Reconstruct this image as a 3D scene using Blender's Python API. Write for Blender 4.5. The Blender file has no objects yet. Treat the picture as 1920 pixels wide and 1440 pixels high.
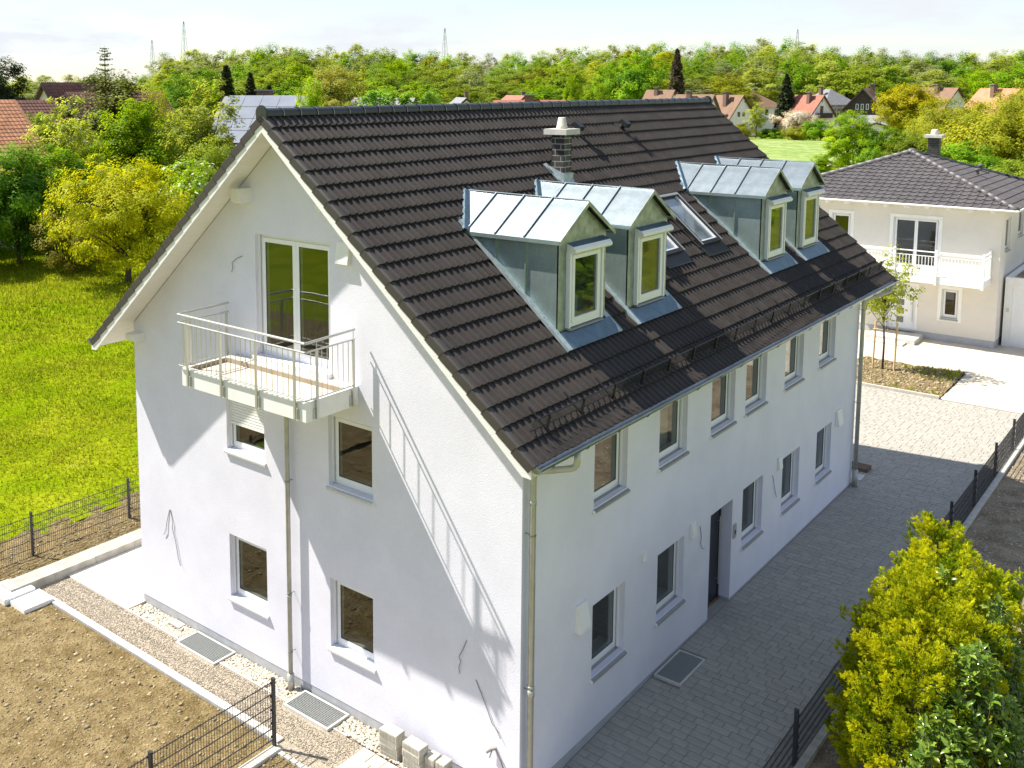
import bpy, math, random
import numpy as np
from mathutils import Vector, Matrix

S = bpy.context.scene
COL = S.collection
rnd = random.Random(7)
R = math.radians

# ------------------------------------------------------------------ camera
CAM = Vector((7.345, -11.128, 10.150))
YAW, PITCH, ROLL = 0.7139, -0.1196, -0.0042
FPX, PPX, PPY = 1878.5, 741.0, 390.3          # focal length and principal point for a 1920 x 1440 frame
cy, sy, cp, sp = math.cos(YAW), math.sin(YAW), math.cos(PITCH), math.sin(PITCH)
fw = Vector((-sy * cp, cy * cp, sp)); rt = Vector((cy, sy, 0)); up = rt.cross(fw)
cr, sr = math.cos(ROLL), math.sin(ROLL)
rt, up = cr * rt + sr * up, -sr * rt + cr * up
cd = bpy.data.cameras.new('camera')
cam = bpy.data.objects.new('camera', cd)
COL.objects.link(cam)
mw = Matrix(((rt.x, up.x, -fw.x, CAM.x), (rt.y, up.y, -fw.y, CAM.y), (rt.z, up.z, -fw.z, CAM.z), (0, 0, 0, 1)))
cam.matrix_world = mw
cd.sensor_width = 36.0
cd.lens = FPX / 1920 * 36.0
cd.shift_x = (960 - PPX) / 1920
cd.shift_y = (PPY - 720) / 1920
cd.clip_start = 0.1
cd.clip_end = 6000
S.camera = cam

# ------------------------------------------------------------------ sky, sun, exposure
SUNDIR = Vector((0.558, 0.227, -0.798)).normalized()
sd = bpy.data.lights.new('sun', 'SUN')
sd.energy = 4.5
sd.angle = R(0.53)
sd.color = (1.0, 0.94, 0.83)
sun = bpy.data.objects.new('sun', sd)
COL.objects.link(sun)
sun.rotation_euler = SUNDIR.to_track_quat('-Z', 'Y').to_euler()
sun.location = (-30, -15, 45)

W_ = bpy.data.worlds.new('World')
S.world = W_
W_.use_nodes = True
nt = W_.node_tree
nt.nodes.clear()
out = nt.nodes.new('ShaderNodeOutputWorld')
bg = nt.nodes.new('ShaderNodeBackground')
sky = nt.nodes.new('ShaderNodeTexSky')
sky.sky_type = 'NISHITA'
sky.sun_disc = False
sky.sun_elevation = math.asin(-SUNDIR.z)
sky.sun_rotation = math.atan2(-SUNDIR.x, -SUNDIR.y)
sky.air_density = 1.0
sky.dust_density = 0.4
sky.ozone_density = 1.0
tc = nt.nodes.new('ShaderNodeTexCoord')
mp = nt.nodes.new('ShaderNodeMapping')
mp.inputs['Scale'].default_value = (1.6, 1.6, 8.0)
nz = nt.nodes.new('ShaderNodeTexNoise')
nz.inputs['Scale'].default_value = 2.3
nz.inputs['Detail'].default_value = 7
nz.inputs['Roughness'].default_value = 0.58
nz.inputs['Distortion'].default_value = 0.3
rp = nt.nodes.new('ShaderNodeValToRGB')
rp.color_ramp.elements[0].position = 0.40
rp.color_ramp.elements[0].color = (0.08, 0.08, 0.08, 1)
rp.color_ramp.elements[1].position = 0.60
rp.color_ramp.elements[1].color = (1, 1, 1, 1)
mx = nt.nodes.new('ShaderNodeMix')
mx.data_type = 'RGBA'
mx.inputs['B'].default_value = (4.75, 4.95, 5.3, 1)
nt.links.new(tc.outputs['Generated'], mp.inputs['Vector'])
nt.links.new(mp.outputs['Vector'], nz.inputs['Vector'])
nt.links.new(nz.outputs['Fac'], rp.inputs['Fac'])
sep = nt.nodes.new('ShaderNodeSeparateXYZ')          # cloud cover looks denser towards the horizon
nt.links.new(tc.outputs['Generated'], sep.inputs[0])
mrz = nt.nodes.new('ShaderNodeMapRange')
mrz.inputs['From Min'].default_value = 0.05
mrz.inputs['From Max'].default_value = 0.75
mrz.inputs['To Min'].default_value = 1.0
mrz.inputs['To Max'].default_value = 0.30
nt.links.new(sep.outputs['Z'], mrz.inputs['Value'])
mlz = nt.nodes.new('ShaderNodeMath')
mlz.operation = 'MULTIPLY'
nt.links.new(rp.outputs['Color'], mlz.inputs[0])
nt.links.new(mrz.outputs['Result'], mlz.inputs[1])
nt.links.new(mlz.outputs[0], mx.inputs['Factor'])
nt.links.new(sky.outputs['Color'], mx.inputs['A'])
nt.links.new(mx.outputs['Result'], bg.inputs['Color'])
bg.inputs['Strength'].default_value = 0.085
nt.links.new(bg.outputs['Background'], out.inputs['Surface'])

S.view_settings.view_transform = 'Standard'
S.view_settings.look = 'None'
S.view_settings.gamma = 1.0
S.view_settings.use_curve_mapping = False
S.view_settings.exposure = 1.12
S.render.engine = 'CYCLES'
S.cycles.max_bounces = 6
S.cycles.transparent_max_bounces = 6
S.cycles.caustics_reflective = False
S.cycles.caustics_refractive = False

# ------------------------------------------------------------------ materials
def lin(c):
    return (*[x for x in c], 1.0)

def pmat(name, col, rough=0.6, metal=0.0, var=0.0, vscale=3.0, bump=0.0, bscale=40.0, spec=0.5, rand=0.0,
         col2=None, detail=6.0, bdist=0.01, ior=None, stretch=None, fine=0.0, fscale=60.0):
    m = bpy.data.materials.new(name)
    m.use_nodes = True
    t = m.node_tree
    b = t.nodes['Principled BSDF']
    b.inputs['Roughness'].default_value = rough
    b.inputs['Metallic'].default_value = metal
    b.inputs['Specular IOR Level'].default_value = spec
    if ior:
        b.inputs['IOR'].default_value = ior
    b.inputs['Base Color'].default_value = lin(col)
    tcn = t.nodes.new('ShaderNodeTexCoord')
    vec = tcn.outputs['Object']
    if stretch:
        mpn = t.nodes.new('ShaderNodeMapping')
        mpn.inputs['Scale'].default_value = stretch
        t.links.new(vec, mpn.inputs['Vector'])
        vec = mpn.outputs['Vector']
    cur = None
    if var > 0 or col2:
        n = t.nodes.new('ShaderNodeTexNoise')
        n.inputs['Scale'].default_value = vscale
        n.inputs['Detail'].default_value = detail
        n.inputs['Roughness'].default_value = 0.62
        t.links.new(vec, n.inputs['Vector'])
        r = t.nodes.new('ShaderNodeValToRGB')
        r.color_ramp.elements[0].position = 0.36
        r.color_ramp.elements[1].position = 0.64
        if col2:
            r.color_ramp.elements[0].color = lin(col)
            r.color_ramp.elements[1].color = lin(col2)
        else:
            r.color_ramp.elements[0].color = lin([c * (1 - var) for c in col])
            r.color_ramp.elements[1].color = lin([min(1, c * (1 + var)) for c in col])
        t.links.new(n.outputs['Fac'], r.inputs['Fac'])
        cur = r.outputs['Color']
    if fine > 0:
        n3 = t.nodes.new('ShaderNodeTexNoise')
        n3.inputs['Scale'].default_value = fscale
        n3.inputs['Detail'].default_value = 3
        t.links.new(vec, n3.inputs['Vector'])
        mr3 = t.nodes.new('ShaderNodeMapRange')
        mr3.inputs['From Min'].default_value = 0.3
        mr3.inputs['From Max'].default_value = 0.7
        mr3.inputs['To Min'].default_value = 1 - fine
        mr3.inputs['To Max'].default_value = 1 + fine
        t.links.new(n3.outputs['Fac'], mr3.inputs['Value'])
        mm = t.nodes.new('ShaderNodeMix')
        mm.data_type = 'RGBA'
        mm.blend_type = 'MULTIPLY'
        mm.inputs['Factor'].default_value = 1
        if cur:
            t.links.new(cur, mm.inputs['A'])
        else:
            mm.inputs['A'].default_value = lin(col)
        t.links.new(mr3.outputs['Result'], mm.inputs['B'])
        cur = mm.outputs['Result']
    if rand > 0:
        oi = t.nodes.new('ShaderNodeObjectInfo')
        at = t.nodes.new('ShaderNodeAttribute')
        at.attribute_name = 'tint'
        ad = t.nodes.new('ShaderNodeMath')
        ad.operation = 'ADD'
        fr = t.nodes.new('ShaderNodeMath')
        fr.operation = 'FRACT'
        t.links.new(oi.outputs['Random'], ad.inputs[0])
        t.links.new(at.outputs['Fac'], ad.inputs[1])
        t.links.new(ad.outputs[0], fr.inputs[0])
        mr = t.nodes.new('ShaderNodeMapRange')
        mr.inputs['To Min'].default_value = 1 - rand
        mr.inputs['To Max'].default_value = 1 + rand
        t.links.new(fr.outputs[0], mr.inputs['Value'])
        mm = t.nodes.new('ShaderNodeMix')
        mm.data_type = 'RGBA'
        mm.blend_type = 'MULTIPLY'
        mm.inputs['Factor'].default_value = 1
        if cur:
            t.links.new(cur, mm.inputs['A'])
        else:
            mm.inputs['A'].default_value = lin(col)
        t.links.new(mr.outputs['Result'], mm.inputs['B'])
        cur = mm.outputs['Result']
    if cur:
        t.links.new(cur, b.inputs['Base Color'])
    if bump > 0:
        n2 = t.nodes.new('ShaderNodeTexNoise')
        n2.inputs['Scale'].default_value = bscale
        n2.inputs['Detail'].default_value = 4
        t.links.new(vec, n2.inputs['Vector'])
        bp = t.nodes.new('ShaderNodeBump')
        bp.inputs['Strength'].default_value = bump
        bp.inputs['Distance'].default_value = bdist
        t.links.new(n2.outputs['Fac'], bp.inputs['Height'])
        t.links.new(bp.outputs['Normal'], b.inputs['Normal'])
    return m

def leafmat(name, c1, c2, trans=0.35, gloss=0.6, spec=0.12, rand=0.18):
    m = bpy.data.materials.new(name)
    m.use_nodes = True
    t = m.node_tree
    b = t.nodes['Principled BSDF']
    o = t.nodes['Material Output']
    b.inputs['Roughness'].default_value = gloss
    b.inputs['Specular IOR Level'].default_value = spec
    at = t.nodes.new('ShaderNodeAttribute')
    at.attribute_name = 'tint'
    r = t.nodes.new('ShaderNodeValToRGB')
    r.color_ramp.elements[0].position = 0.1
    r.color_ramp.elements[0].color = lin(c1)
    r.color_ramp.elements[1].position = 0.9
    r.color_ramp.elements[1].color = lin(c2)
    t.links.new(at.outputs['Fac'], r.inputs['Fac'])
    oi = t.nodes.new('ShaderNodeObjectInfo')
    mr = t.nodes.new('ShaderNodeMapRange')
    mr.inputs['To Min'].default_value = 1 - rand
    mr.inputs['To Max'].default_value = 1 + rand
    t.links.new(oi.outputs['Random'], mr.inputs['Value'])
    mm = t.nodes.new('ShaderNodeMix')
    mm.data_type = 'RGBA'
    mm.blend_type = 'MULTIPLY'
    mm.inputs['Factor'].default_value = 1
    t.links.new(r.outputs['Color'], mm.inputs['A'])
    t.links.new(mr.outputs['Result'], mm.inputs['B'])
    t.links.new(mm.outputs['Result'], b.inputs['Base Color'])
    tr = t.nodes.new('ShaderNodeBsdfTranslucent')
    wm = t.nodes.new('ShaderNodeMix')                # light passing through a leaf comes out yellower
    wm.data_type = 'RGBA'
    wm.blend_type = 'MULTIPLY'
    wm.inputs['Factor'].default_value = 1
    wm.inputs['B'].default_value = (1.45, 1.35, 0.7, 1)
    t.links.new(mm.outputs['Result'], wm.inputs['A'])
    t.links.new(wm.outputs['Result'], tr.inputs['Color'])
    ms = t.nodes.new('ShaderNodeMixShader')
    ms.inputs['Fac'].default_value = min(.6, trans * 1.3)
    t.links.new(b.outputs['BSDF'], ms.inputs[1])
    t.links.new(tr.outputs['BSDF'], ms.inputs[2])
    t.links.new(ms.outputs['Shader'], o.inputs['Surface'])
    return m

M = {}
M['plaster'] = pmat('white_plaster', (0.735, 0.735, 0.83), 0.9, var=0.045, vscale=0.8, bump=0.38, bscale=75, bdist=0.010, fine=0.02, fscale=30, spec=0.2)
M['plinth'] = pmat('grey_plinth_render', (0.42, 0.43, 0.45), 0.9, var=0.08, vscale=5, bump=0.3, bscale=80, spec=0.2)
M['tile'] = pmat('brown_grey_roof_tile', (0.046, 0.039, 0.035), 0.44, var=0.16, vscale=6, rand=0.12, bump=0.25, bscale=180, bdist=0.003, spec=0.28, fine=0.15, fscale=90)
M['verge'] = pmat('brown_grey_verge_tile', (0.050, 0.043, 0.038), 0.6, var=0.10, vscale=8, rand=0.07, bump=0.2, bscale=150, bdist=0.003)
M['ridge'] = pmat('dark_ridge_tile', (0.026, 0.029, 0.029), 0.38, var=0.15, vscale=8, rand=0.12)
M['clip'] = pmat('ridge_clip_metal', (0.25, 0.26, 0.25), 0.4, metal=0.6)
M['whitewood'] = pmat('white_painted_timber', (0.80, 0.79, 0.77), 0.55, var=0.04, vscale=4, bump=0.15, bscale=12, stretch=(1, 1, 6))
M['pvc'] = pmat('white_window_frame', (0.82, 0.83, 0.85), 0.35, var=0.02, vscale=3)
M['gasket'] = pmat('black_gasket', (0.02, 0.02, 0.022), 0.6)
M['sill'] = pmat('grey_aluminium_sill', (0.34, 0.345, 0.35), 0.5, metal=0.25, var=0.05, vscale=6)
M['sillwhite'] = pmat('pale_aluminium_sill', (0.62, 0.63, 0.64), 0.45, metal=0.2, var=0.04, vscale=6)
M['zinc'] = pmat('galvanised_zinc_sheet', (0.37, 0.46, 0.455), 0.42, metal=0.75, var=0.08, vscale=3.5, bump=0.12, bscale=9, bdist=0.01, fine=0.08, fscale=30)
M['zinctop'] = pmat('zinc_roof_sheet', (0.30, 0.35, 0.37), 0.38, metal=0.85, var=0.16, vscale=2.5, bump=0.10, bscale=5, bdist=0.01, fine=0.05, fscale=25)
M['zincfront'] = pmat('zinc_front_sheet', (0.33, 0.37, 0.36), 0.42, metal=0.6, var=0.25, vscale=5, bump=0.1, bscale=8)
M['lead'] = pmat('blue_grey_apron_sheet', (0.105, 0.165, 0.215), 0.45, metal=0.55, var=0.15, vscale=6, bump=0.1, bscale=10)
M['gutter'] = pmat('galvanised_gutter', (0.25, 0.29, 0.30), 0.35, metal=0.8, var=0.15, vscale=5)
M['grate'] = pmat('galvanised_grating', (0.42, 0.44, 0.43), 0.5, metal=0.35)
M['pipe'] = pmat('weathered_zinc_pipe', (0.44, 0.45, 0.41), 0.45, metal=0.45, var=0.12, vscale=4)
M['steel'] = pmat('stainless_steel_rail', (0.56, 0.56, 0.54), 0.35, metal=0.6)
M['black'] = pmat('black_coated_metal', (0.012, 0.012, 0.014), 0.5)
M['fence'] = pmat('anthracite_fence_coating', (0.030, 0.032, 0.038), 0.5)
M['whitepaint'] = pmat('white_paint', (0.82, 0.82, 0.80), 0.6, var=0.03, vscale=4)
M['deck'] = pmat('tan_balcony_floor', (0.60, 0.54, 0.45), 0.8, var=0.10, vscale=6, bump=0.1)
M['ledge'] = pmat('brown_balcony_upstand', (0.36, 0.29, 0.21), 0.8, var=0.15, vscale=8)
M['door'] = pmat('anthracite_front_door', (0.016, 0.018, 0.028), 0.35, spec=0.5)
M['brick'] = pmat('dark_chimney_brick', (0.045, 0.040, 0.036), 0.6, rand=0.25, bump=0.3, bscale=60)
M['mortar'] = pmat('pale_mortar', (0.45, 0.42, 0.37), 0.9)
M['concrete'] = pmat('pale_concrete', (0.55, 0.53, 0.49), 0.85, var=0.10, vscale=4, bump=0.25, bscale=50, fine=0.06)
M['pot'] = pmat('beige_chimney_pot', (0.60, 0.55, 0.45), 0.7, var=0.05)
M['flash'] = pmat('chimney_flashing', (0.42, 0.50, 0.52), 0.5, metal=0.45, var=0.15, vscale=10)
M['curb'] = pmat('concrete_kerb', (0.52, 0.49, 0.43), 0.9, var=0.15, vscale=5, bump=0.3, bscale=60, fine=0.1)
M['curbdark'] = pmat('weathered_concrete', (0.40, 0.38, 0.33), 0.9, var=0.2, vscale=3, bump=0.3, bscale=50, fine=0.1)
M['terrace'] = pmat('pale_terrace_slab', (0.66, 0.62, 0.54), 0.85, var=0.05, vscale=3, bump=0.15, bscale=70, fine=0.06)
M['paver'] = pmat('grey_concrete_paver', (0.345, 0.325, 0.283), 0.85, var=0.07, vscale=7, rand=0.06, bump=0.25, bscale=90, fine=0.10)
M['paverlight'] = pmat('sandy_concrete_paver', (0.56, 0.50, 0.40), 0.85, var=0.08, vscale=7, rand=0.10, bump=0.25, bscale=90, fine=0.08)
M['joint'] = pmat('dark_paving_joint', (0.23, 0.215, 0.185), 0.95, var=0.25, vscale=6)
M['jointlight'] = pmat('sandy_paving_joint', (0.36, 0.31, 0.24), 0.95, var=0.2, vscale=20)
M['blockpav'] = pmat('stacked_concrete_block', (0.46, 0.44, 0.38), 0.9, var=0.12, vscale=10, rand=0.1, bump=0.4, bscale=60)
M['pebble'] = pmat('pale_pebble', (0.50, 0.45, 0.36), 0.8, rand=0.35)
M['gravel'] = pmat('tan_gravel', (0.30, 0.25, 0.185), 0.95, col2=(0.43, 0.37, 0.29), vscale=26, bump=1.0, bscale=38, bdist=0.03, fine=0.30, fscale=45)
M['gravelstone'] = pmat('gravel_chip', (0.38, 0.33, 0.26), 0.9, rand=0.35)
M['soil'] = pmat('brown_garden_soil', (0.140, 0.100, 0.042), 0.95, col2=(0.245, 0.186, 0.092), vscale=3.2, bump=1.0, bscale=22, bdist=0.05, fine=0.30, fscale=24, spec=0.1)
M['soilstone'] = pmat('soil_clod', (0.29, 0.23, 0.135), 0.95, rand=0.55)
M['yard'] = pmat('brown_gravel_yard', (0.17, 0.125, 0.075), 0.95, col2=(0.34, 0.27, 0.18), vscale=1.6, bump=1.0, bscale=30, bdist=0.03, fine=0.35, fscale=30)
M['forecourt'] = pmat('pale_sand_forecourt', (0.52, 0.46, 0.36), 0.95, col2=(0.62, 0.56, 0.46), vscale=1.2, bump=0.4, bscale=40, fine=0.10, fscale=25)
M['grassground'] = pmat('meadow_ground', (0.115, 0.155, 0.006), 0.9, col2=(0.20, 0.215, 0.016), vscale=0.35, bump=1.0, bscale=6, bdist=0.08, fine=0.35, fscale=3.5, spec=0.1)
M['lawn'] = pmat('lawn_ground', (0.130, 0.200, 0.002), 1.0, col2=(0.235, 0.265, 0.010), vscale=0.42, bump=1.0, bscale=9, bdist=0.08, fine=0.25, fscale=6, spec=0.0)
M['meadow'] = pmat('pale_flowering_meadow', (0.14, 0.24, 0.03), 0.9, col2=(0.33, 0.38, 0.16), vscale=0.35, bump=1.0, bscale=2, bdist=0.25, fine=0.4, fscale=1.6, spec=0.1, stretch=(.45, 1.3, 1))
M['blade'] = leafmat('grass_blade', (0.135, 0.215, 0.003), (0.320, 0.335, 0.030), trans=0.3, gloss=0.8, spec=0.03)
M['bark'] = pmat('brown_bark', (0.075, 0.058, 0.042), 0.95, var=0.25, vscale=8, bump=0.5, bscale=30)
M['stake'] = pmat('tan_tree_stake', (0.62, 0.44, 0.24), 0.8, var=0.15, vscale=6)
M['cream'] = pmat('cream_render', (0.70, 0.66, 0.61), 0.9, var=0.03, vscale=1.5, bump=0.3, bscale=60)
M['tile2'] = pmat('grey_neighbour_tile', (0.095, 0.085, 0.085), 0.5, var=0.12, vscale=4, rand=0.12)
M['ridge2'] = pmat('grey_hip_tile', (0.115, 0.105, 0.108), 0.5, rand=0.12)
M['wood'] = pmat('weathered_board', (0.16, 0.105, 0.07), 0.85, var=0.2, vscale=10)
M['cable'] = pmat('grey_cable', (0.20, 0.19, 0.18), 0.6)
M['farwall'] = pmat('white_far_wall', (0.83, 0.82, 0.80), 0.9, var=0.04, vscale=0.8)
M['farbrown'] = pmat('brown_far_roof', (0.20, 0.115, 0.072), 0.8, var=0.12, vscale=1.5, bump=0.6, bscale=5, bdist=0.05)
M['farred'] = pmat('red_far_roof', (0.30, 0.115, 0.075), 0.8, var=0.12, vscale=1.5, bump=0.6, bscale=5, bdist=0.05)
M['farorange'] = pmat('orange_far_roof', (0.42, 0.19, 0.10), 0.8, var=0.16, vscale=1.5, rand=0.15)
M['farmaroon'] = pmat('maroon_far_roof', (0.165, 0.075, 0.055), 0.8, var=0.14, vscale=1.5, rand=0.15)
M['fargrey'] = pmat('grey_far_roof', (0.20, 0.20, 0.215), 0.7, var=0.1, vscale=1.5)
M['dkwood'] = pmat('dark_brown_timber', (0.05, 0.035, 0.028), 0.8)
M['solar'] = pmat('grey_blue_solar_panel', (0.23, 0.25, 0.29), 0.2, spec=0.8, var=0.08, vscale=0.6)
M['pylon'] = pmat('grey_pylon_steel', (0.36, 0.38, 0.41), 0.6)
M['chimbrick'] = pmat('brown_chimney', (0.17, 0.105, 0.085), 0.8)

def glass(name, base, ior=2.1):
    m = pmat(name, base, 0.03, spec=0.5, ior=ior, var=0.5, vscale=1.4, bump=0.06, bscale=1.7, bdist=0.05)
    return m
M['glass'] = glass('dark_window_glass', (0.012, 0.012, 0.011), 2.0)
M['glasstan'] = glass('brownish_window_glass', (0.028, 0.025, 0.017), 2.15)
M['glassgreen'] = glass('greenish_window_glass', (0.016, 0.018, 0.012), 2.0)
M['skyglass'] = glass('skylight_glass', (0.17, 0.20, 0.22), 2.4)

def clearglass(name, ior, tint):
    m = bpy.data.materials.new(name)
    m.use_nodes = True
    t = m.node_tree
    t.nodes.clear()
    o = t.nodes.new('ShaderNodeOutputMaterial')
    lw = t.nodes.new('ShaderNodeLayerWeight'); lw.inputs['Blend'].default_value = 0.5
    p5 = t.nodes.new('ShaderNodeMath'); p5.operation = 'POWER'; p5.inputs[1].default_value = 5
    t.links.new(lw.outputs['Facing'], p5.inputs[0])
    fz = t.nodes.new('ShaderNodeMath'); fz.operation = 'MULTIPLY_ADD'      # Schlick reflectance of one face of the pane
    fz.inputs[1].default_value = 1 - ior; fz.inputs[2].default_value = ior
    t.links.new(p5.outputs[0], fz.inputs[0])
    gl = t.nodes.new('ShaderNodeBsdfGlossy'); gl.inputs['Roughness'].default_value = 0.02
    gl.inputs['Color'].default_value = (.95, .95, .95, 1)
    tp = t.nodes.new('ShaderNodeBsdfTransparent'); tp.inputs['Color'].default_value = lin(tint)
    ms = t.nodes.new('ShaderNodeMixShader')
    n2 = t.nodes.new('ShaderNodeTexNoise'); n2.inputs['Scale'].default_value = 1.6; n2.inputs['Detail'].default_value = 1
    tcn = t.nodes.new('ShaderNodeTexCoord')
    bp = t.nodes.new('ShaderNodeBump'); bp.inputs['Strength'].default_value = 0.05; bp.inputs['Distance'].default_value = 0.05
    t.links.new(tcn.outputs['Object'], n2.inputs['Vector'])
    t.links.new(n2.outputs['Fac'], bp.inputs['Height'])
    t.links.new(bp.outputs['Normal'], gl.inputs['Normal'])
    t.links.new(fz.outputs[0], ms.inputs['Fac'])
    t.links.new(tp.outputs[0], ms.inputs[1])
    t.links.new(gl.outputs[0], ms.inputs[2])
    t.links.new(ms.outputs[0], o.inputs['Surface'])
    return m
M['clear'] = clearglass('clear_window_glass', .095, (.70, .74, .71))
M['room'] = pmat('bare_room_plaster', (0.42, 0.40, 0.37), 0.9, var=0.06, vscale=1.2)
M['curtain'] = pmat('white_curtain_cloth', (0.75, 0.74, 0.72), 0.9)

# ------------------------------------------------------------------ builders
def linkobj(name, me, parent=None, loc=None):
    o = bpy.data.objects.new(name, me)
    COL.objects.link(o)
    if parent is not None:
        o.parent = parent
    if loc is not None:
        o.location = loc
    return o

def wloc(o):
    v = Vector((0, 0, 0))
    while o is not None:
        v = v + o.location
        o = o.parent
    return v

def tag(o, label=None, cat=None, group=None, kind=None):
    if label:
        o['label'] = label
    if cat:
        o['category'] = cat
    if group:
        o['group'] = group
    if kind:
        o['kind'] = kind
    return o

def empty(name, loc=(0, 0, 0), parent=None):
    o = bpy.data.objects.new(name, None)
    COL.objects.link(o)
    if parent is not None:
        o.parent = parent
        o.location = Vector(loc) - wloc(parent)
    else:
        o.location = loc
    o.empty_display_size = 0.2
    return o

class F:
    """local frame: O origin, U along, N outward, third axis Z"""
    def __init__(s, O, U, N, Zv=(0, 0, 1)):
        s.O, s.U, s.N, s.Z = Vector(O), Vector(U), Vector(N), Vector(Zv)

    def p(s, u, n, z):
        return s.O + s.U * u + s.N * n + s.Z * z

WF = F((0, 0, 0), (1, 0, 0), (0, 1, 0))

class MB:
    def __init__(s):
        s.v, s.f, s.mi, s.tint = [], [], [], []
        s.m = 0
        s.t = 0.0

    def add(s, vs, fs):
        b = len(s.v)
        s.v += [tuple(x) for x in vs]
        for f in fs:
            s.f.append(tuple(b + i for i in f))
            s.mi.append(s.m)
        s.tint += [s.t] * len(vs)
        return s

    def box(s, x0, x1, y0, y1, z0, z1, fr=WF):
        P = [fr.p(x, y, z) for z in (z0, z1) for (x, y) in ((x0, y0), (x1, y0), (x1, y1), (x0, y1))]
        return s.add(P, [(0, 3, 2, 1), (4, 5, 6, 7), (0, 1, 5, 4), (1, 2, 6, 5), (2, 3, 7, 6), (3, 0, 4, 7)])

    def quad(s, a, b, c, d):
        return s.add([a, b, c, d], [(0, 1, 2, 3)])

    def prism(s, pts, off):
        n = len(pts)
        off = Vector(off)
        P = [Vector(q) for q in pts] + [Vector(q) + off for q in pts]
        return s.add(P, [tuple(range(n)), tuple(range(2 * n - 1, n - 1, -1))] + [(i, (i + 1) % n, n + (i + 1) % n, n + i) for i in range(n)])

    def tube(s, pts, r, n=8, cap=True):
        pts = [Vector(q) for q in pts]
        rs = r if isinstance(r, (list, tuple)) else [r] * len(pts)
        rings = []
        prev = None
        for i, q in enumerate(pts):
            if i == 0:
                d = pts[1] - q
            elif i == len(pts) - 1:
                d = q - pts[i - 1]
            else:
                d = (pts[i + 1] - q).normalized() + (q - pts[i - 1]).normalized()
            d.normalize()
            if prev is None:
                a = Vector((0, 0, 1)) if abs(d.z) < 0.9 else Vector((1, 0, 0))
                a = (a - d * a.dot(d)).normalized()
            else:
                a = (prev - d * prev.dot(d)).normalized()
            prev = a
            b = d.cross(a)
            rings += [q + (a * math.cos(2 * math.pi * k / n) + b * math.sin(2 * math.pi * k / n)) * rs[i] for k in range(n)]
        fs = []
        for i in range(len(pts) - 1):
            for k in range(n):
                fs.append((i * n + k, i * n + (k + 1) % n, (i + 1) * n + (k + 1) % n, (i + 1) * n + k))
        if cap:
            fs.append(tuple(range(n - 1, -1, -1)))
            fs.append(tuple((len(pts) - 1) * n + k for k in range(n)))
        return s.add(rings, fs)

    def lathe(s, c, prof, n=16):
        c = Vector(c)
        P = [c + Vector((math.cos(2 * math.pi * k / n) * r, math.sin(2 * math.pi * k / n) * r, z)) for r, z in prof for k in range(n)]
        fs = [(i * n + k, i * n + (k + 1) % n, (i + 1) * n + (k + 1) % n, (i + 1) * n + k) for i in range(len(prof) - 1) for k in range(n)]
        fs.append(tuple((len(prof) - 1) * n + k for k in range(n)))
        return s.add(P, fs)

    def mesh(s, name, mats, smooth=False):
        me = bpy.data.meshes.new(name)
        me.from_pydata(s.v, [], s.f)
        for m in (mats if isinstance(mats, (list, tuple)) else [mats]):
            me.materials.append(m)
        if any(s.mi):
            me.polygons.foreach_set('material_index', s.mi)
        if any(s.tint):
            a = me.attributes.new('tint', 'FLOAT', 'POINT')
            a.data.foreach_set('value', s.tint)
        if smooth:
            me.polygons.foreach_set('use_smooth', [True] * len(me.polygons))
        me.update()
        return me

    def build(s, name, mats, parent=None, smooth=False):
        """mesh written in world coordinates; origin moved to its bounding-box bottom centre"""
        vs = np.array(s.v)
        c = (vs.min(0) + vs.max(0)) / 2
        c[2] = vs[:, 2].min()
        s.v = [tuple(q) for q in (vs - c)]
        me = s.mesh(name, mats, smooth)
        o = linkobj(name, me)
        if parent is not None:
            o.parent = parent
            o.location = Vector(c) - wloc(parent)
        else:
            o.location = c
        return o

def fastmesh(name, V, faces4, mats, tint=None, tris=False):
    me = bpy.data.meshes.new(name)
    k = 3 if tris else 4
    n = len(faces4)
    me.vertices.add(len(V))
    me.vertices.foreach_set('co', np.asarray(V, np.float32).ravel())
    me.loops.add(n * k)
    me.loops.foreach_set('vertex_index', np.asarray(faces4, np.int32).ravel())
    me.polygons.add(n)
    me.polygons.foreach_set('loop_start', np.arange(0, n * k, k, dtype=np.int32))
    me.polygons.foreach_set('loop_total', np.full(n, k, dtype=np.int32))
    for m in mats:
        me.materials.append(m)
    if tint is not None:
        a = me.attributes.new('tint', 'FLOAT', 'POINT')
        a.data.foreach_set('value', np.asarray(tint, np.float32))
    me.update(calc_edges=True)
    return me

def piece(name, me, parent, M4):
    """one repeated piece sharing mesh data, placed by a world matrix under a translated-only parent"""
    o = bpy.data.objects.new(name, me)
    COL.objects.link(o)
    o.parent = parent
    o.matrix_local = Matrix.Translation(-wloc(parent)) @ M4
    return o

def axes(X, Y, Z, O):
    X, Y, Z, O = Vector(X), Vector(Y), Vector(Z), Vector(O)
    return Matrix(((X.x, Y.x, Z.x, O.x), (X.y, Y.y, Z.y, O.y), (X.z, Y.z, Z.z, O.z), (0, 0, 0, 1)))

def copy_tree(o, parent=None):
    c = o.copy()
    COL.objects.link(c)
    c.parent = parent
    for ch in list(o.children):
        copy_tree(ch, c)
    return c

# ================================================================== SETTING
def ground_z(y):
    return -0.035 * max(0.0, 5.0 - y)

rng = np.random.default_rng(11)

def vnoise(x, y, s, seed=0):
    """cheap smooth noise for displacement"""
    r = np.random.default_rng(seed)
    o = np.zeros_like(x)
    for k in range(6):
        a, b, ph = r.normal(), r.normal(), r.uniform(0, 6.28)
        o += np.sin((a * x + b * y) * s * (1 + 0.35 * k) + ph) / (1 + 0.5 * k)
    return o / 3.0

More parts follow.
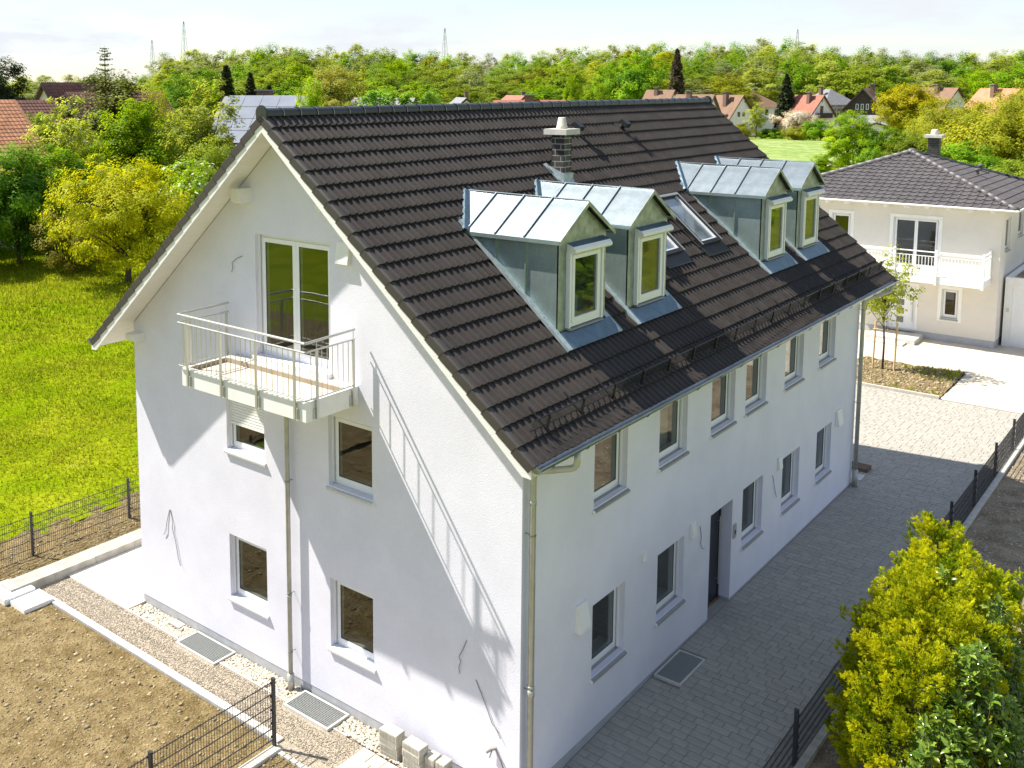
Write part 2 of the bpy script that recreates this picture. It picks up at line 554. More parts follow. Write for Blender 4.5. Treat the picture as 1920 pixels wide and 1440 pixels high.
def sheet(name, x0, x1, y0, y1, step, zf, mat, mask=None):
    xs = np.linspace(x0, x1, max(2, int(round((x1 - x0) / step)) + 1))
    ys = np.linspace(y0, y1, max(2, int(round((y1 - y0) / step)) + 1))
    X, Y = np.meshgrid(xs, ys)
    Z = zf(X, Y)
    V = np.stack([X, Y, Z], -1).reshape(-1, 3)
    nx, ny = len(xs), len(ys)
    i = np.arange(nx * ny).reshape(ny, nx)
    Q = np.stack([i[:-1, :-1], i[:-1, 1:], i[1:, 1:], i[1:, :-1]], -1).reshape(-1, 4)
    me = fastmesh(name, V, Q, [mat])
    me.polygons.foreach_set('use_smooth', [True] * len(me.polygons))
    o = linkobj(name, me)
    o['kind'] = 'structure'
    return o

# base ground, reaching the horizon
g = MB().box(-2500, 2500, -2500, 2500, -1.2, -0.32).build('ground', M['grassground'])
tag(g, kind='structure')

# lawn on the far side of the garden fence
def lawn_z(X, Y):
    e = np.clip((-13.2 - X) / 2.0, 0, 1)
    return -0.02 + 0.06 * vnoise(X, Y, 0.5, 3) + 0.03 * vnoise(X, Y, 2.1, 4) + 0.0 * e
_t = M['lawn'].node_tree
for _n in _t.nodes:
    if _n.type == 'VALTORGB':
        _e = _n.color_ramp.elements.new(0.80); _e.color = (0.30, 0.27, 0.085, 1)
lawn = sheet('lawn', -130, -13.2, -40, 150, 0.9, lawn_z, M['lawn'])
# soil strip along the fence
soilb = sheet('fence_soil_strip', -13.6, -11.62, -12, 22, 0.11,
              lambda X, Y: 0.0 + 0.035 * vnoise(X, Y, 5, 5) + 0.018 * vnoise(X, Y, 16, 6), M['soil'])
# front garden
soilg = sheet('garden_soil', -14.0, -3.72, -14.0, -1.30, 0.10,
              lambda X, Y: -0.115 + 0.02 * vnoise(X, Y, 4, 7) + 0.014 * vnoise(X, Y, 13, 8), M['soil'])
soilh = sheet('corner_soil', -3.50, 3.4, -14.0, -1.42, 0.10,
              lambda X, Y: -0.125 + 0.02 * vnoise(X, Y, 4, 9) + 0.012 * vnoise(X, Y, 13, 10), M['soil'])
sheet('garden_soil', -36, -14.0, -19.0, -4.0, .5, lambda X, Y: -0.0 + .05 * vnoise(X, Y, 2, 23), M['soil'])
# gravel path and pebble bed along the gable wall
gp = sheet('gravel_path', -11.3, -2.62, -1.26, -0.44, 0.05, lambda X, Y: -0.122 + 0.006 * vnoise(X, Y, 20, 12), M['gravel'])
gp2 = sheet('gravel_path_corner', -3.6, -2.62, -1.42, -1.26, 0.05, lambda X, Y: -0.122 + 0.006 * vnoise(X, Y, 20, 12), M['gravel'])
pb = MB().box(-9.0, 0.05, -0.40, 0.02, -0.5, -0.145).build('pebble_bed', M['jointlight']); tag(pb, kind='structure')
ter = empty('terrace', (-10.1, 3, -0.2)); tag(ter, kind='structure')
sl = MB()
for j in range(12):
    for i in range(3):
        sl2 = MB().box(-11.16 + i * 0.72, -11.16 + i * 0.72 + 0.712, -0.43 + j * 0.72, -0.43 + j * 0.72 + 0.712, -0.3, -0.098 + rnd.uniform(-0.002, 0.002))
        sl2.build('terrace_slab', M['terrace'], ter)
# yard right of the long wall's fence, forecourt before the neighbour, meadow and field path
yard = sheet('gravel_yard', 2.86, 7.6, -14, 24.5, 0.25, lambda X, Y: -0.02 + 0.02 * vnoise(X, Y, 3, 13) - 0.035 * np.clip(5 - Y, 0, 20), M['yard'])
sheet('side_lawn', 7.6, 60, -30, 24.5, 1.2, lambda X, Y: -0.03 + 0.05 * vnoise(X, Y, .8, 21) - 0.035 * np.clip(5 - Y, 0, 20), M['lawn'])
fc = MB().box(-0.02, 12, 24.5, 60, -0.3, -0.015)
fc.box(-40, -0.02, 28.25, 60, -0.3, -0.016)
fc.box(-40, -3.5, 24.5, 28.25, -0.3, -0.017)
fco = fc.build('forecourt', M['forecourt']); tag(fco, kind='structure')
bed = sheet('planting_bed', -3.5, -0.02, 24.5, 28.25, 0.09, lambda X, Y: 0.03 + 0.05 * vnoise(X, Y, 2.6, 14) + 0.025 * vnoise(X, Y, 9, 15), M['soil'])
md = sheet('meadow', -140, 40, 127, 183, 6, lambda X, Y: 0.05 + 0.0 * X, M['meadow'])
fp = MB().box(-140, 40, 121.5, 125.6, -0.2, 0.04).build('field_path', M['forecourt']); tag(fp, kind='structure')

# ------------------------------------------------------------------ kerbs and edging
def kerb(name, x0, x1, y0, y1, z0, z1, mat, n, axis, label, cat='kerb', group=None):
    r = empty(name, ((x0 + x1) / 2, (y0 + y1) / 2, z0))
    tag(r, label, cat, group)
    for k in range(n):
        if axis == 'x':
            a, b = x0 + (x1 - x0) * k / n, x0 + (x1 - x0) * (k + 1) / n - 0.006
            MB().box(a, b, y0, y1, z0, z1 + rnd.uniform(-.003, .003)).build('kerb_stone', mat, r)
        else:
            a, b = y0 + (y1 - y0) * k / n, y0 + (y1 - y0) * (k + 1) / n - 0.006
            MB().box(x0, x1, a, b, z0, z1 + rnd.uniform(-.003, .003)).build('kerb_stone', mat, r)
    return r
kerb('concrete_edging', -10.62, -3.70, -1.27, -1.13, -0.4, -0.085, M['concrete'], 14, 'x', 'pale concrete edging strip between brown soil and the gravel path')
kerb('retaining_kerb', -11.62, -11.18, -1.70, 13.0, -0.4, 0.055, M['curbdark'], 15, 'y', 'raised concrete kerb wall along the terrace below the rear mesh fence')
MB_ = MB().box(-11.15, -3.0, -0.435, -0.405, -0.3, -0.108); tag(MB_.build('pebble_edging', M['concrete']), 'thin concrete edging between gravel path and white pebbles', 'edging')
kerb('fence_kerb', -3.70, -3.52, -9.0, -1.30, -0.4, -0.08, M['curb'], 8, 'y', 'pale kerb under the front mesh fence beside the brown soil')
kerb('corner_kerb', -3.50, -2.62, -1.44, -1.36, -0.4, -0.095, M['curb'], 2, 'x', 'short kerb at the end of the gravel path beside the fence post')
kerb('fence_plinth', 2.74, 2.86, -6.0, 24.4, -0.6, 0.045, M['curb'], 12, 'y', 'long concrete kerb under the driveway fence along the brown yard')
kerb('bed_kerb', -3.5, -0.02, 24.42, 24.50, -0.3, 0.085, M['curb'], 4, 'x', 'kerb stones in front of the planted bed with the staked tree')
st = empty('step_slab', (-11.0, -1.6, -0.2)); tag(st, 'white concrete slabs at the corner of retaining kerb and soil', 'slab')
MB().box(-11.75, -10.98, -1.95, -1.28, -0.3, 0.02).build('slab', M['whitepaint'], st)
MB().box(-10.97, -10.40, -1.85, -1.20, -0.3, -0.03).build('slab', M['whitepaint'], st)

# ------------------------------------------------------------------ driveway paving
drv = empty('driveway', (1.3, 10, 0)); tag(drv, kind='structure')
RW = 0.165
LENS = [0.165, 0.2475, 0.33]
def paver_mesh(l, w, mat, nm):
    g_, c, h = 0.0026, 0.0045, 0.07
    b = MB()
    x, y = l / 2 - g_, w / 2 - g_
    P = [(-x, -y, -h), (x, -y, -h), (x, y, -h), (-x, y, -h), (-x, -y, -c), (x, -y, -c), (x, y, -c), (-x, y, -c),
         (-x + c, -y + c, 0), (x - c, -y + c, 0), (x - c, y - c, 0), (-x + c, y - c, 0)]
    b.add(P, [(8, 9, 10, 11)] + [(4 + i, 4 + (i + 1) % 4, 8 + (i + 1) % 4, 8 + i) for i in range(4)] + [(i, (i + 1) % 4, 4 + (i + 1) % 4, 4 + i) for i in range(4)])
    return b.mesh(nm, mat), b
pm = {l: paver_mesh(l, RW, M['paver'], 'paver') for l in LENS}
rows = []
y = -5.5
while y < 24.35:
    x0 = 0.004 if y < 15.25 else -11.0
    if 4.13 < y + RW / 2 < 5.17:
        x0 = 0.522
    x1 = 2.72
    x = x0
    while x < x1:
        l = rnd.choices(LENS, [0.24, 0.36, 0.40])[0]
        if x + l > x1:
            l = min(LENS, key=lambda q: abs(q - (x1 - x)))
            rows.append((x1 - l / 2, y + RW / 2, l)); break
        if x + l / 2 > x0 - 0.02:
            rows.append((x + l / 2, y + RW / 2, l))
        x += l
    y += RW
def in_grate(px, py):
    return px < 0.58 and 4.08 < py < 5.22
def vis_rank(r):
    px, py = r[0], r[1]
    d = math.hypot(px - CAM.x, py - CAM.y)
    pen = 0
    if px < 0 or py < 1.2 + (0.0 if px > 0.0 else 50):
        pen = 100
    if py < 1.3 + px * 0.9:      # outside the lower frame edge
        pen = 100
    return d + pen
rows.sort(key=vis_rank)
ms = MB()
for i, (px, py, l) in enumerate(rows):
    z = ground_z(py) + rnd.uniform(-0.0025, 0.0025)
    if i < 300:
        piece('paver', pm[l][0], drv, Matrix.Translation((px, py, z)))
    else:
        ms.t = rnd.random()
        b = pm[l][1]
        ms.add([(a[0] + px, a[1] + py, a[2] + z) for a in b.v], b.f[:5])
o = ms.build('pavers', M['paver'], drv); o['kind'] = 'stuff'
def jointz(X, Y):
    return -0.012 - 0.035 * np.clip(5 - Y, 0, 20)
a = sheet('paving_bed', -0.02, 2.73, -6, 24.42, 0.5, jointz, M['joint']); a.parent = drv; a.location = -wloc(drv)
a = sheet('paving_bed', -11.0, -0.03, 15.17, 24.42, 0.5, jointz, M['joint']); a.parent = drv; a.location = -wloc(drv)

# sandy pavers at the near corner of the gable
sp_ = empty('corner_paving', (-1.3, -0.9, -0.2)); tag(sp_, kind='structure')
PL = [0.25, 0.375]
spm = {l: paver_mesh(l, 0.245, M['paverlight'], 'paver') for l in PL}
y = -1.42
k = 0
while y < -0.50:
    x = -2.61 - (0.0 if k % 2 else 0.0)
    while x < 0.1:
        l = rnd.choice(PL) if x > -2.6 else (0.25 if k % 2 else 0.375)
        piece('paver', spm[l][0], sp_, Matrix.Translation((x + l / 2, y + 0.1225, -0.112 + rnd.uniform(-.002, .002) - 0.05 * max(0, (x + 2.6) / 2.6))))
        x += l
    y += 0.245
    k += 1
MB().box(-2.62, 0.2, -1.44, -0.41, -0.4, -0.19).build('paving_bed', M['jointlight'], sp_)

# ================================================================== MAIN HOUSE
W, L = 9.067, 15.164
OG, OG2, XE = 0.567, 0.80, 0.5505
HE, HR = 5.27, 9.73
SL = (HR - HE) / (W / 2 + XE)
PH = math.atan(SL)
CX = -W / 2
def deck_z(x):
    return HR - SL * abs(x - CX)

house = empty('house', (CX, L / 2, -0.2))
tag(house, 'white rendered gabled house with dark tiled roof, zinc dormers and a small balcony', 'house')
GF_ = F((-W, 0, 0), (1, 0, 0), (0, -1, 0))      # gable, u = x + W
LF_ = F((0, 0, 0), (0, 1, 0), (1, 0, 0))        # long wall, u = y
BF_ = F((0, L, 0), (-1, 0, 0), (0, 1, 0))       # rear gable
SF_ = F((-W, L, 0), (0, -1, 0), (-1, 0, 0))     # rear long wall

ZGS, ZGH, ZFS, ZFH = 0.938, 2.135, 3.732, 4.914
gable_open = [(-6.311, -5.306, ZGS, ZGH), (-3.748, -2.778, ZGS, ZGH), (-6.311, -5.306, ZFS, ZFH), (-3.748, -2.778, ZFS, ZFH)]
bdoor = (-5.44, -3.67, 5.62, 7.71)
long_ff = [(1.971, 3.027), (4.154, 5.237), (6.264, 7.348), (7.888, 8.968), (10.032, 11.135), (12.209, 13.315)]
long_gf = [(2.001, 3.052), (4.214, 5.264), (7.945, 9.000), (10.130, 11.178), (12.317, 13.362)]
ldoor = (6.397, 7.433, -0.2, 2.114)

def wall_surface(mb, fr, U0, U1, topf, zb, ops, depth, brk=()):
    us = sorted(set([U0, U1] + [q for o in ops for q in o[:2]] + list(brk)))
    for a, b in zip(us[:-1], us[1:]):
        m = (a + b) / 2
        cuts = sorted([(o[2], o[3]) for o in ops if o[0] < m < o[1]])
        z = zb
        for c0, c1 in cuts:
            if c0 > z:
                mb.quad(fr.p(a, 0, z), fr.p(b, 0, z), fr.p(b, 0, c0), fr.p(a, 0, c0))
            z = max(z, c1)
        mb.quad(fr.p(a, 0, z), fr.p(b, 0, z), fr.p(b, 0, topf(b)), fr.p(a, 0, topf(a)))
    for (u0, u1, z0, z1) in ops:
        d = -depth
        mb.quad(fr.p(u0, 0, z0), fr.p(u0, d, z0), fr.p(u0, d, z1), fr.p(u0, 0, z1))
        mb.quad(fr.p(u1, 0, z0), fr.p(u1, d, z0), fr.p(u1, d, z1), fr.p(u1, 0, z1))
        mb.quad(fr.p(u0, 0, z1), fr.p(u1, 0, z1), fr.p(u1, d, z1), fr.p(u0, d, z1))
        if z0 > .06:
            mb.quad(fr.p(u0, 0, z0), fr.p(u1, 0, z0), fr.p(u1, d, z0), fr.p(u0, d, z0))

mb = MB()
gtop = lambda u: deck_z(u - W) - 0.14
ops = [(a + W, b + W, c, d) for a, b, c, d in gable_open + [bdoor]]
wall_surface(mb, GF_, 0, W, gtop, 0.05, ops, 0.24, [W / 2])
lo = [(a, b, ZFS, ZFH) for a, b in long_ff] + [(a, b, ZGS, ZGH) for a, b in long_gf] + [(ldoor[0], ldoor[1], 0.05, ldoor[3])]
wall_surface(mb, LF_, 0, L, lambda u: deck_z(0) - 0.14, 0.05, lo, 0.30)
wall_surface(mb, BF_, 0, W, gtop, 0.05, [(2, 3, ZGS, ZGH), (5.5, 6.5, ZGS, ZGH), (2, 3, ZFS, ZFH), (5.5, 6.5, ZFS, ZFH)], 0.24, [W / 2])
wall_surface(mb, SF_, 0, L, lambda u: deck_z(0) - 0.14, 0.05, [(2, 3.2, ZFS, ZFH), (6, 7.2, ZFS, ZFH), (10, 11.2, ZFS, ZFH), (2, 4, 0.1, ZGH), (9, 11, 0.1, ZGH)], 0.24)
mb.build('wall', M['plaster'], house)
mb = MB()
t = 0.006
mb.box(-W + t, -t, t, 0.3, -0.6, 0.05)
mb.box(-0.3, -t, 0.301, ldoor[0] - 0.003, -0.6, 0.05)
mb.box(-0.3, -t, ldoor[1] + 0.003, L - 0.301, -0.6, 0.05)
mb.box(-W + t, -t, L - 0.3, L - t, -0.6, 0.05)
mb.box(-W + t, -W + 0.3, 0.301, L - 0.301, -0.6, 0.05)
mb.build('plinth', M['plinth'], house)

# ------------------------------------------------------------------ windows
def window(parent, fr, u0, u1, z0, z1, gl='glass', back=0.13, sill='sill', name='window', label=None, fw_=0.055, sash=0.06, rails=True, hinge=True, shutter=0.0, leaf=1, room=None, curtain=None):
    if room:
        gl = 'clear'
    w = empty(name, fr.p((u0 + u1) / 2, 0, z0), parent)
    if label:
        w['label'] = label
    e = 0.002
    b = MB()
    n1, n0 = -back, -back - 0.07
    a0, a1, c0, c1 = u0 + e, u1 - e, z0 + e, z1 - e
    b.box(a0, a0 + fw_, n0, n1, c0, c1, fr)
    b.box(a1 - fw_, a1, n0, n1, c0, c1, fr)
    b.box(a0 + fw_, a1 - fw_, n0, n1, c0, c0 + fw_ + 0.01, fr)
    b.box(a0 + fw_, a1 - fw_, n0, n1, c1 - fw_, c1, fr)
    b.build('frame', M['pvc'], w)
    ia, ib, ic, id_ = a0 + fw_ + 0.003, a1 - fw_ - 0.003, c0 + fw_ + 0.013, c1 - fw_ - 0.003
    spans = [(ia, ib)] if leaf == 1 else [(ia, (ia + ib) / 2 - 0.002), ((ia + ib) / 2 + 0.002, ib)]
    for (sa, sb) in spans:
        b = MB()
        s0, s1 = n0 + 0.006, n1 + 0.018
        b.box(sa, sa + sash, s0, s1, ic, id_, fr)
        b.box(sb - sash, sb, s0, s1, ic, id_, fr)
        b.box(sa + sash, sb - sash, s0, s1, ic, ic + sash + 0.01, fr)
        b.box(sa + sash, sb - sash, s0, s1, id_ - sash, id_, fr)
        b.build('sash', M['pvc'], w)
        b = MB()
        g_ = 0.006
        b.box(sa + sash + .001, sb - sash - .001, s1 - 0.022, s1 - 0.012, ic + sash + 0.012, id_ - sash - .001, fr)
        b.build('pane', M[gl], w)
        b = MB()
        x0_, x1_, y0_, y1_ = sa + sash + .001, sb - sash - .001, ic + sash + 0.012, id_ - sash - .001
        b.box(x0_, x0_ + g_, s1 - .0118, s1 - .006, y0_, y1_, fr); b.box(x1_ - g_, x1_, s1 - .0118, s1 - .006, y0_, y1_, fr)
        b.box(x0_ + g_, x1_ - g_, s1 - .0118, s1 - .006, y0_, y0_ + g_, fr); b.box(x0_ + g_, x1_ - g_, s1 - .0118, s1 - .006, y1_ - g_, y1_, fr)
        b.build('gasket', M['gasket'], w)
    if room:
        d_, l_, r_, dn = room
        b = MB()
        A = [fr.p(u, n_, z) for n_ in (n0 - .004, n0 - d_) for (u, z) in ((u0 - l_, z0 - dn), (u1 + r_, z0 - dn), (u1 + r_, z1 + .12), (u0 - l_, z1 + .12))]
        b.add(A, [(4, 5, 6, 7), (0, 1, 5, 4), (1, 2, 6, 5), (2, 3, 7, 6), (3, 0, 4, 7)])
        b.box(u0 + .1, u1 + .2, n0 - d_ + .01, n0 - d_ + .06, z0 - dn + .01, z0 - dn + 1.1 if dn < .4 else z0 - dn + .9, fr)
        b.build('interior', M['room'], w)
        if dn > .3:
            MB().box(u0 - .05, u1 + .05, n0 - .26, n0 - .006, z0 + .02, z0 + .055, fr).build('window_board', M['whitepaint'], w)
    if curtain:
        c0_, c1_, zb_c = curtain
        b = MB()
        k_ = 0
        uu = c0_
        while uu < c1_ - .02:
            na, nb2 = (n0 - .10, n0 - .14) if k_ % 2 else (n0 - .14, n0 - .10)
            b.quad(fr.p(uu, na, zb_c), fr.p(uu + .05, nb2, zb_c), fr.p(uu + .05, nb2, z1 + .05), fr.p(uu, na, z1 + .05))
            uu += .05; k_ += 1
        b.build('curtain', M['curtain'], w)
    if rails:
        for q in (a0, a1 - 0.028):
            MB().box(q, q + 0.028, n1 + 0.025, n1 + 0.055, c0 + 0.03, c1, fr).build('guide_rail', M['pvc'], w)
    if sill:
        b = MB()
        th = 0.018
        pr = [fr.p(u0 - 0.025, 0.045, z0 - 0.035), fr.p(u0 - 0.025, -back + 0.003, z0 + 0.004), fr.p(u0 - 0.025, -back + 0.003, z0 + 0.004 - th), fr.p(u0 - 0.025, 0.03, z0 - 0.048), fr.p(u0 - 0.025, 0.03, z0 - 0.07), fr.p(u0 - 0.025, 0.045, z0 - 0.07)]
        # the wide front lip sits outside the wall; the tongue inside the reveal is narrower
        pl = [fr.p(u0 + e, 0.0015, z0 - 0.0225), fr.p(u0 + e, -back + 0.003, z0 + 0.012), fr.p(u0 + e, -back + 0.003, z0 + 0.001), fr.p(u0 + e, 0.0015, z0 - 0.0335)]
        b.prism(pl, fr.U * (u1 - u0 - 2 * e))
        lp = [fr.p(u0 - 0.028, 0.002, z0 - 0.022), fr.p(u0 - 0.028, 0.048, z0 - 0.036), fr.p(u0 - 0.028, 0.048, z0 - 0.070), fr.p(u0 - 0.028, 0.034, z0 - 0.070), fr.p(u0 - 0.028, 0.034, z0 - 0.048), fr.p(u0 - 0.028, 0.002, z0 - 0.036)]
        b.prism(lp, fr.U * (u1 - u0 + 0.056))
        b.build('sill', M[sill], w)
        for q in (u0 - 0.040, u1 + 0.029):
            b = MB()
            b.prism([fr.p(q, 0.002, z0 - 0.015), fr.p(q, 0.050, z0 - 0.030), fr.p(q, 0.050, z0 - 0.074), fr.p(q, 0.002, z0 - 0.060)], fr.U * 0.011)
            b.build('sill_cap', M['pvc'], w)
    if shutter > 0:
        hgt = (z1 - z0) * shutter
        sh = MB()
        nsl = int(hgt / 0.052)
        for k in range(nsl):
            zt = z1 - k * 0.052
            sh.prism([fr.p(a0 + .03, n1 + .030, zt), fr.p(a0 + .03, n1 + .046, zt - .006), fr.p(a0 + .03, n1 + .048, zt - .036), fr.p(a0 + .03, n1 + .032, zt - .050), fr.p(a0 + .03, n1 + .028, zt - .050), fr.p(a0 + .03, n1 + .026, zt)], fr.U * (a1 - a0 - .06))
        zt = z1 - nsl * 0.052
        sh.box(a0 + .03, a1 - .03, n1 + .026, n1 + .05, zt - .05, zt - .001, fr)
        sh.build('roller_shutter', M['whitepaint'], w)
    return w

lab = ['ground floor window of the gable wall left of the thin pipe', 'ground floor window of the gable wall right of the thin pipe', 'window under the balcony with its roller shutter half down', 'first floor window right of the thin pipe beside the balcony']
for k, (a, b_, c, d) in enumerate(gable_open):
    window(house, GF_, a + W, b_ + W, c, d, gl='glass', sill='sillwhite', shutter=0.60 if k == 2 else 0, label=lab[2] if k == 2 else None, room=(1.9, .4, .6, .85))
window(house, GF_, bdoor[0] + W, bdoor[1] + W, bdoor[2], bdoor[3], gl='glassgreen', sill=None, name='balcony_door', leaf=2, fw_=0.06, sash=0.075, back=0.12, room=(2.6, .4, .5, .06))
gls = ['glasstan', 'glasstan', 'glasstan', 'glasstan', 'glass', 'glass']
for k, (a, b_) in enumerate(long_ff):
    window(house, LF_, a, b_, ZFS, ZFH, gl=gls[k], back=0.15, room=(1.7, .35, .5, .85), curtain=(a + .62, a + 1.0, ZFS - .3) if k in (1, 4) else None)
for k, (a, b_) in enumerate(long_gf):
    window(house, LF_, a, b_, ZGS, ZGH, gl='glass', back=0.15, room=(1.7, .35, .5, .85))
for (a, b_, c, d) in [(2, 3, ZGS, ZGH), (5.5, 6.5, ZGS, ZGH), (2, 3, ZFS, ZFH), (5.5, 6.5, ZFS, ZFH)]:
    window(house, BF_, a, b_, c, d)
for (a, b_, c, d) in [(2, 3.2, ZFS, ZFH), (6, 7.2, ZFS, ZFH), (10, 11.2, ZFS, ZFH), (2, 4, 0.1, ZGH), (9, 11, 0.1, ZGH)]:
    window(house, SF_, a, b_, c, d)

# entrance door in its recess
dr = empty('entrance_door', LF_.p(6.915, -0.24, 0), house)
b = MB()
n = -0.22
b.box(ldoor[0] + .003, ldoor[0] + .06, n - .07, n, -0.05, ldoor[3] - .003, LF_)
b.box(ldoor[1] - .06, ldoor[1] - .003, n - .07, n, -0.05, ldoor[3] - .003, LF_)
b.box(ldoor[0] + .06, ldoor[1] - .06, n - .07, n, ldoor[3] - .07, ldoor[3] - .003, LF_)
b.build('frame', M['door'], dr)
MB().box(ldoor[0] + .062, ldoor[1] - .062, n - .06, n - .012, 0.035, ldoor[3] - .073, LF_).build('leaf', M['door'], dr)
for z in (0.45, 0.85, 1.25, 1.65):
    MB().box(ldoor[0] + .075, ldoor[0] + .36, n - .0115, n - .006, z, z + .012, LF_).build('inlay', M['steel'], dr)
b = MB()
b.tube([LF_.p(ldoor[1] - .13, n + .035, .35), LF_.p(ldoor[1] - .13, n + .035, 1.75)], .014)
b.tube([LF_.p(ldoor[1] - .13, n - .012, .45), LF_.p(ldoor[1] - .13, n + .03, .45)], .008)
b.tube([LF_.p(ldoor[1] - .13, n - .012, 1.65), LF_.p(ldoor[1] - .13, n + .03, 1.65)], .008)
b.build('handle', M['steel'], dr)
MB().box(ldoor[0] + .005, ldoor[1] - .005, n - .07, n + .02, -0.04, 0.03, LF_).build('threshold', M['wood'], dr)
MB().box(ldoor[0] + .003, ldoor[1] - .003, n + .021, -.003, -.35, -.008, LF_).build('doorstep', M['paver'], dr)

# ------------------------------------------------------------------ roof
roof = empty('roof', (CX, L / 2, HR), house)
YA, YB = -OG, L + OG2
cph, sph = math.cos(PH), math.sin(PH)
th = 0.12
b = MB()
# slab: two sloped boards with white soffit
xe_r = XE
b.prism([(CX, YA + .02, HR - .004), (xe_r, YA + .02, HE - .004), (xe_r, YA + .02, HE - .004 - th), (CX, YA + .02, HR - .004 - th)], (0, YB - YA - .04, 0))
b.prism([(CX - .001, YA + .02, HR - .004), (-W - xe_r, YA + .02, HE - .004), (-W - xe_r, YA + .02, HE - .004 - th), (CX - .001, YA + .02, HR - .004 - th)], (0, YB - YA - .04, 0))
b.build('soffit', M['whitewood'], roof)
# bargeboards
for y0 in (YA - .046, YB + .016):
    for sgn in (1, -1):
        b = MB()
        xe = CX + sgn * (W / 2 + XE)
        b.prism([(CX + sgn * .001, y0, HR - .03), (xe - sgn * .02, y0, HE - .01), (xe - sgn * .02, y0, HE - .15), (xe - sgn * .16, y0, HE - .265 + .14 * SL), (CX + sgn * .001, y0, HR - .265)], (0, .03, 0))
        b.build('bargeboard', M['whitewood'], roof)
# purlin ends under the verge
def purlin(x, zt, w, h):
    b = MB()
    x0, x1 = x - w / 2, x + w / 2
    y0 = -.25
    b.prism([(x0, y0, zt), (x0, 0.03, zt), (x0, 0.03, zt - h), (x0, y0 + .06, zt - h), (x0, y0, zt - h + .04)], (w, 0, 0))
    b.build('purlin', M['whitewood'], roof)
purlin(-4.63, HR - .24, .17, .20)
purlin(-5.63, 8.48, .24, .25)
purlin(-3.66, 8.45, .15, .22)
purlin(-8.86, 5.47, .26, .15)
purlin(-.33, 5.53, .13, .15)

NT, NC = 54, 21
TW = (YB - YA) / NT
SLEN = (W / 2 + XE) / cph
TC = SLEN / NC
def tile_local():
    half = TW / 2
    prof = [(0.0, 0.0), (0.009, 0.027), (0.028, 0.038), (0.047, 0.027), (0.058, 0.002), (0.105, -0.002)]
    us, hs = [], []
    for k in range(2):
        for (u, h) in prof:
            us.append(k * half + u); hs.append(h)
    us.append(TW - 0.002); hs.append(0.0)
    V, Fc = [], []
    n = len(us)
    for d, nn, fl in ((-0.03, 0.002, 1.0), (TC * 0.996, 0.044, 1.0), (TC * 0.996, 0.006, 0.85)):
        V += [(u - TW / 2, d, nn + h * fl) for u, h in zip(us, hs)]
    for r_ in range(2):
        Fc += [(r_ * n + i, r_ * n + i + 1, (r_ + 1) * n + i + 1, (r_ + 1) * n + i) for i in range(n - 1)]
    return V, Fc
TV, TF = tile_local()
b = MB(); b.add(TV, TF)
tile_me = b.mesh('roof_tile', M['tile'])

# things that pierce the right slope: (x range, y range) left free of tiles
DORM = [2.624, 4.840, 10.79, 12.97]
holes = [(-2.62, -0.48, d - .70, d + .70) for d in DORM]
holes += [(-2.32, -1.22, 8.28, 9.26), (-2.32, -1.22, 6.48, 7.44), (-3.16, -2.86, 5.62, 5.92)]
cand = []
for c in range(NC):
    for k in range(NT):
        s0 = c * TC
        xm = CX + (s0 + TC * .5) * cph
        ym = YA + (k + .5) * TW
        if any(h[0] < xm < h[1] and h[2] < ym < h[3] for h in holes):
            continue
        O = Vector((CX + s0 * cph, ym, HR - s0 * sph))
        hid = any(0.0 < ym - dcy < 2.0 and -2.3 < xm < -.6 for dcy in ())
        cand.append(((O - CAM).length, O))
cand.sort(key=lambda q: q[0])
Xr, Yr, Zr = Vector((0, -1, 0)), Vector((cph, 0, -sph)), Vector((sph, 0, cph))
Xl, Yl, Zl = Vector((0, 1, 0)), Vector((-cph, 0, -sph)), Vector((-sph, 0, cph))
rest = MB()
for i, (d, O) in enumerate(cand):
    jit = Zr * rnd.uniform(-.002, .003) + Yr * rnd.uniform(-.004, .004)
    ya = rnd.uniform(-.010, .010)
    Xj, Yj = Xr + Yr * ya, Yr - Xr * ya
    if i < 300:
        piece('roof_tile', tile_me, roof, axes(Xj, Yj, Zr, O + jit))
    else:
        rest.t = rnd.random()
        rest.add([O + jit + Xj * v[0] + Yj * v[1] + Zr * v[2] for v in TV], TF)
for c in range(NC):
    for k in range(NT):
        O = Vector((CX - c * TC * cph, YA + (k + .5) * TW, HR - c * TC * sph))
        rest.t = rnd.random()
        rest.add([O + Xl * v[0] + Yl * v[1] + Zl * v[2] for v in TV], TF)
o = rest.build('roof_tiles', M['tile'], roof); o['kind'] = 'stuff'
# verge tiles: an angled cap per course
def verge_mesh():
    b = MB()
    l = TC * .998
    pr = [(0.040, 0.052), (-.03, 0.056), (-.062, 0.035), (-.062, -.085), (-.045, -.085), (-.045, 0.02), (0.04, 0.03)]
    V = [(x, -0.02, z - .030) for x, z in pr] + [(x, l, z) for x, z in pr]
    n = len(pr)
    b.add(V, [tuple(range(n)), tuple(range(2 * n - 1, n - 1, -1))] + [(i, (i + 1) % n, n + (i + 1) % n, n + i) for i in range(n)])
    return b.mesh('verge_tile', M['verge'])
vme = verge_mesh()
vmm = MB()
pv = [(-.040, 0.052), (.03, 0.056), (.062, 0.035), (.062, -.085), (.045, -.085), (.045, 0.02), (-.04, 0.03)]
n = len(pv); l = TC * .998
vmm.add([(x, -0.02, z - .030) for x, z in pv] + [(x, l, z) for x, z in pv], [tuple(range(n)), tuple(range(2 * n - 1, n - 1, -1))] + [(i, (i + 1) % n, n + (i + 1) % n, n + i) for i in range(n)])
vme2 = vmm.mesh('verge_tile', M['verge'])
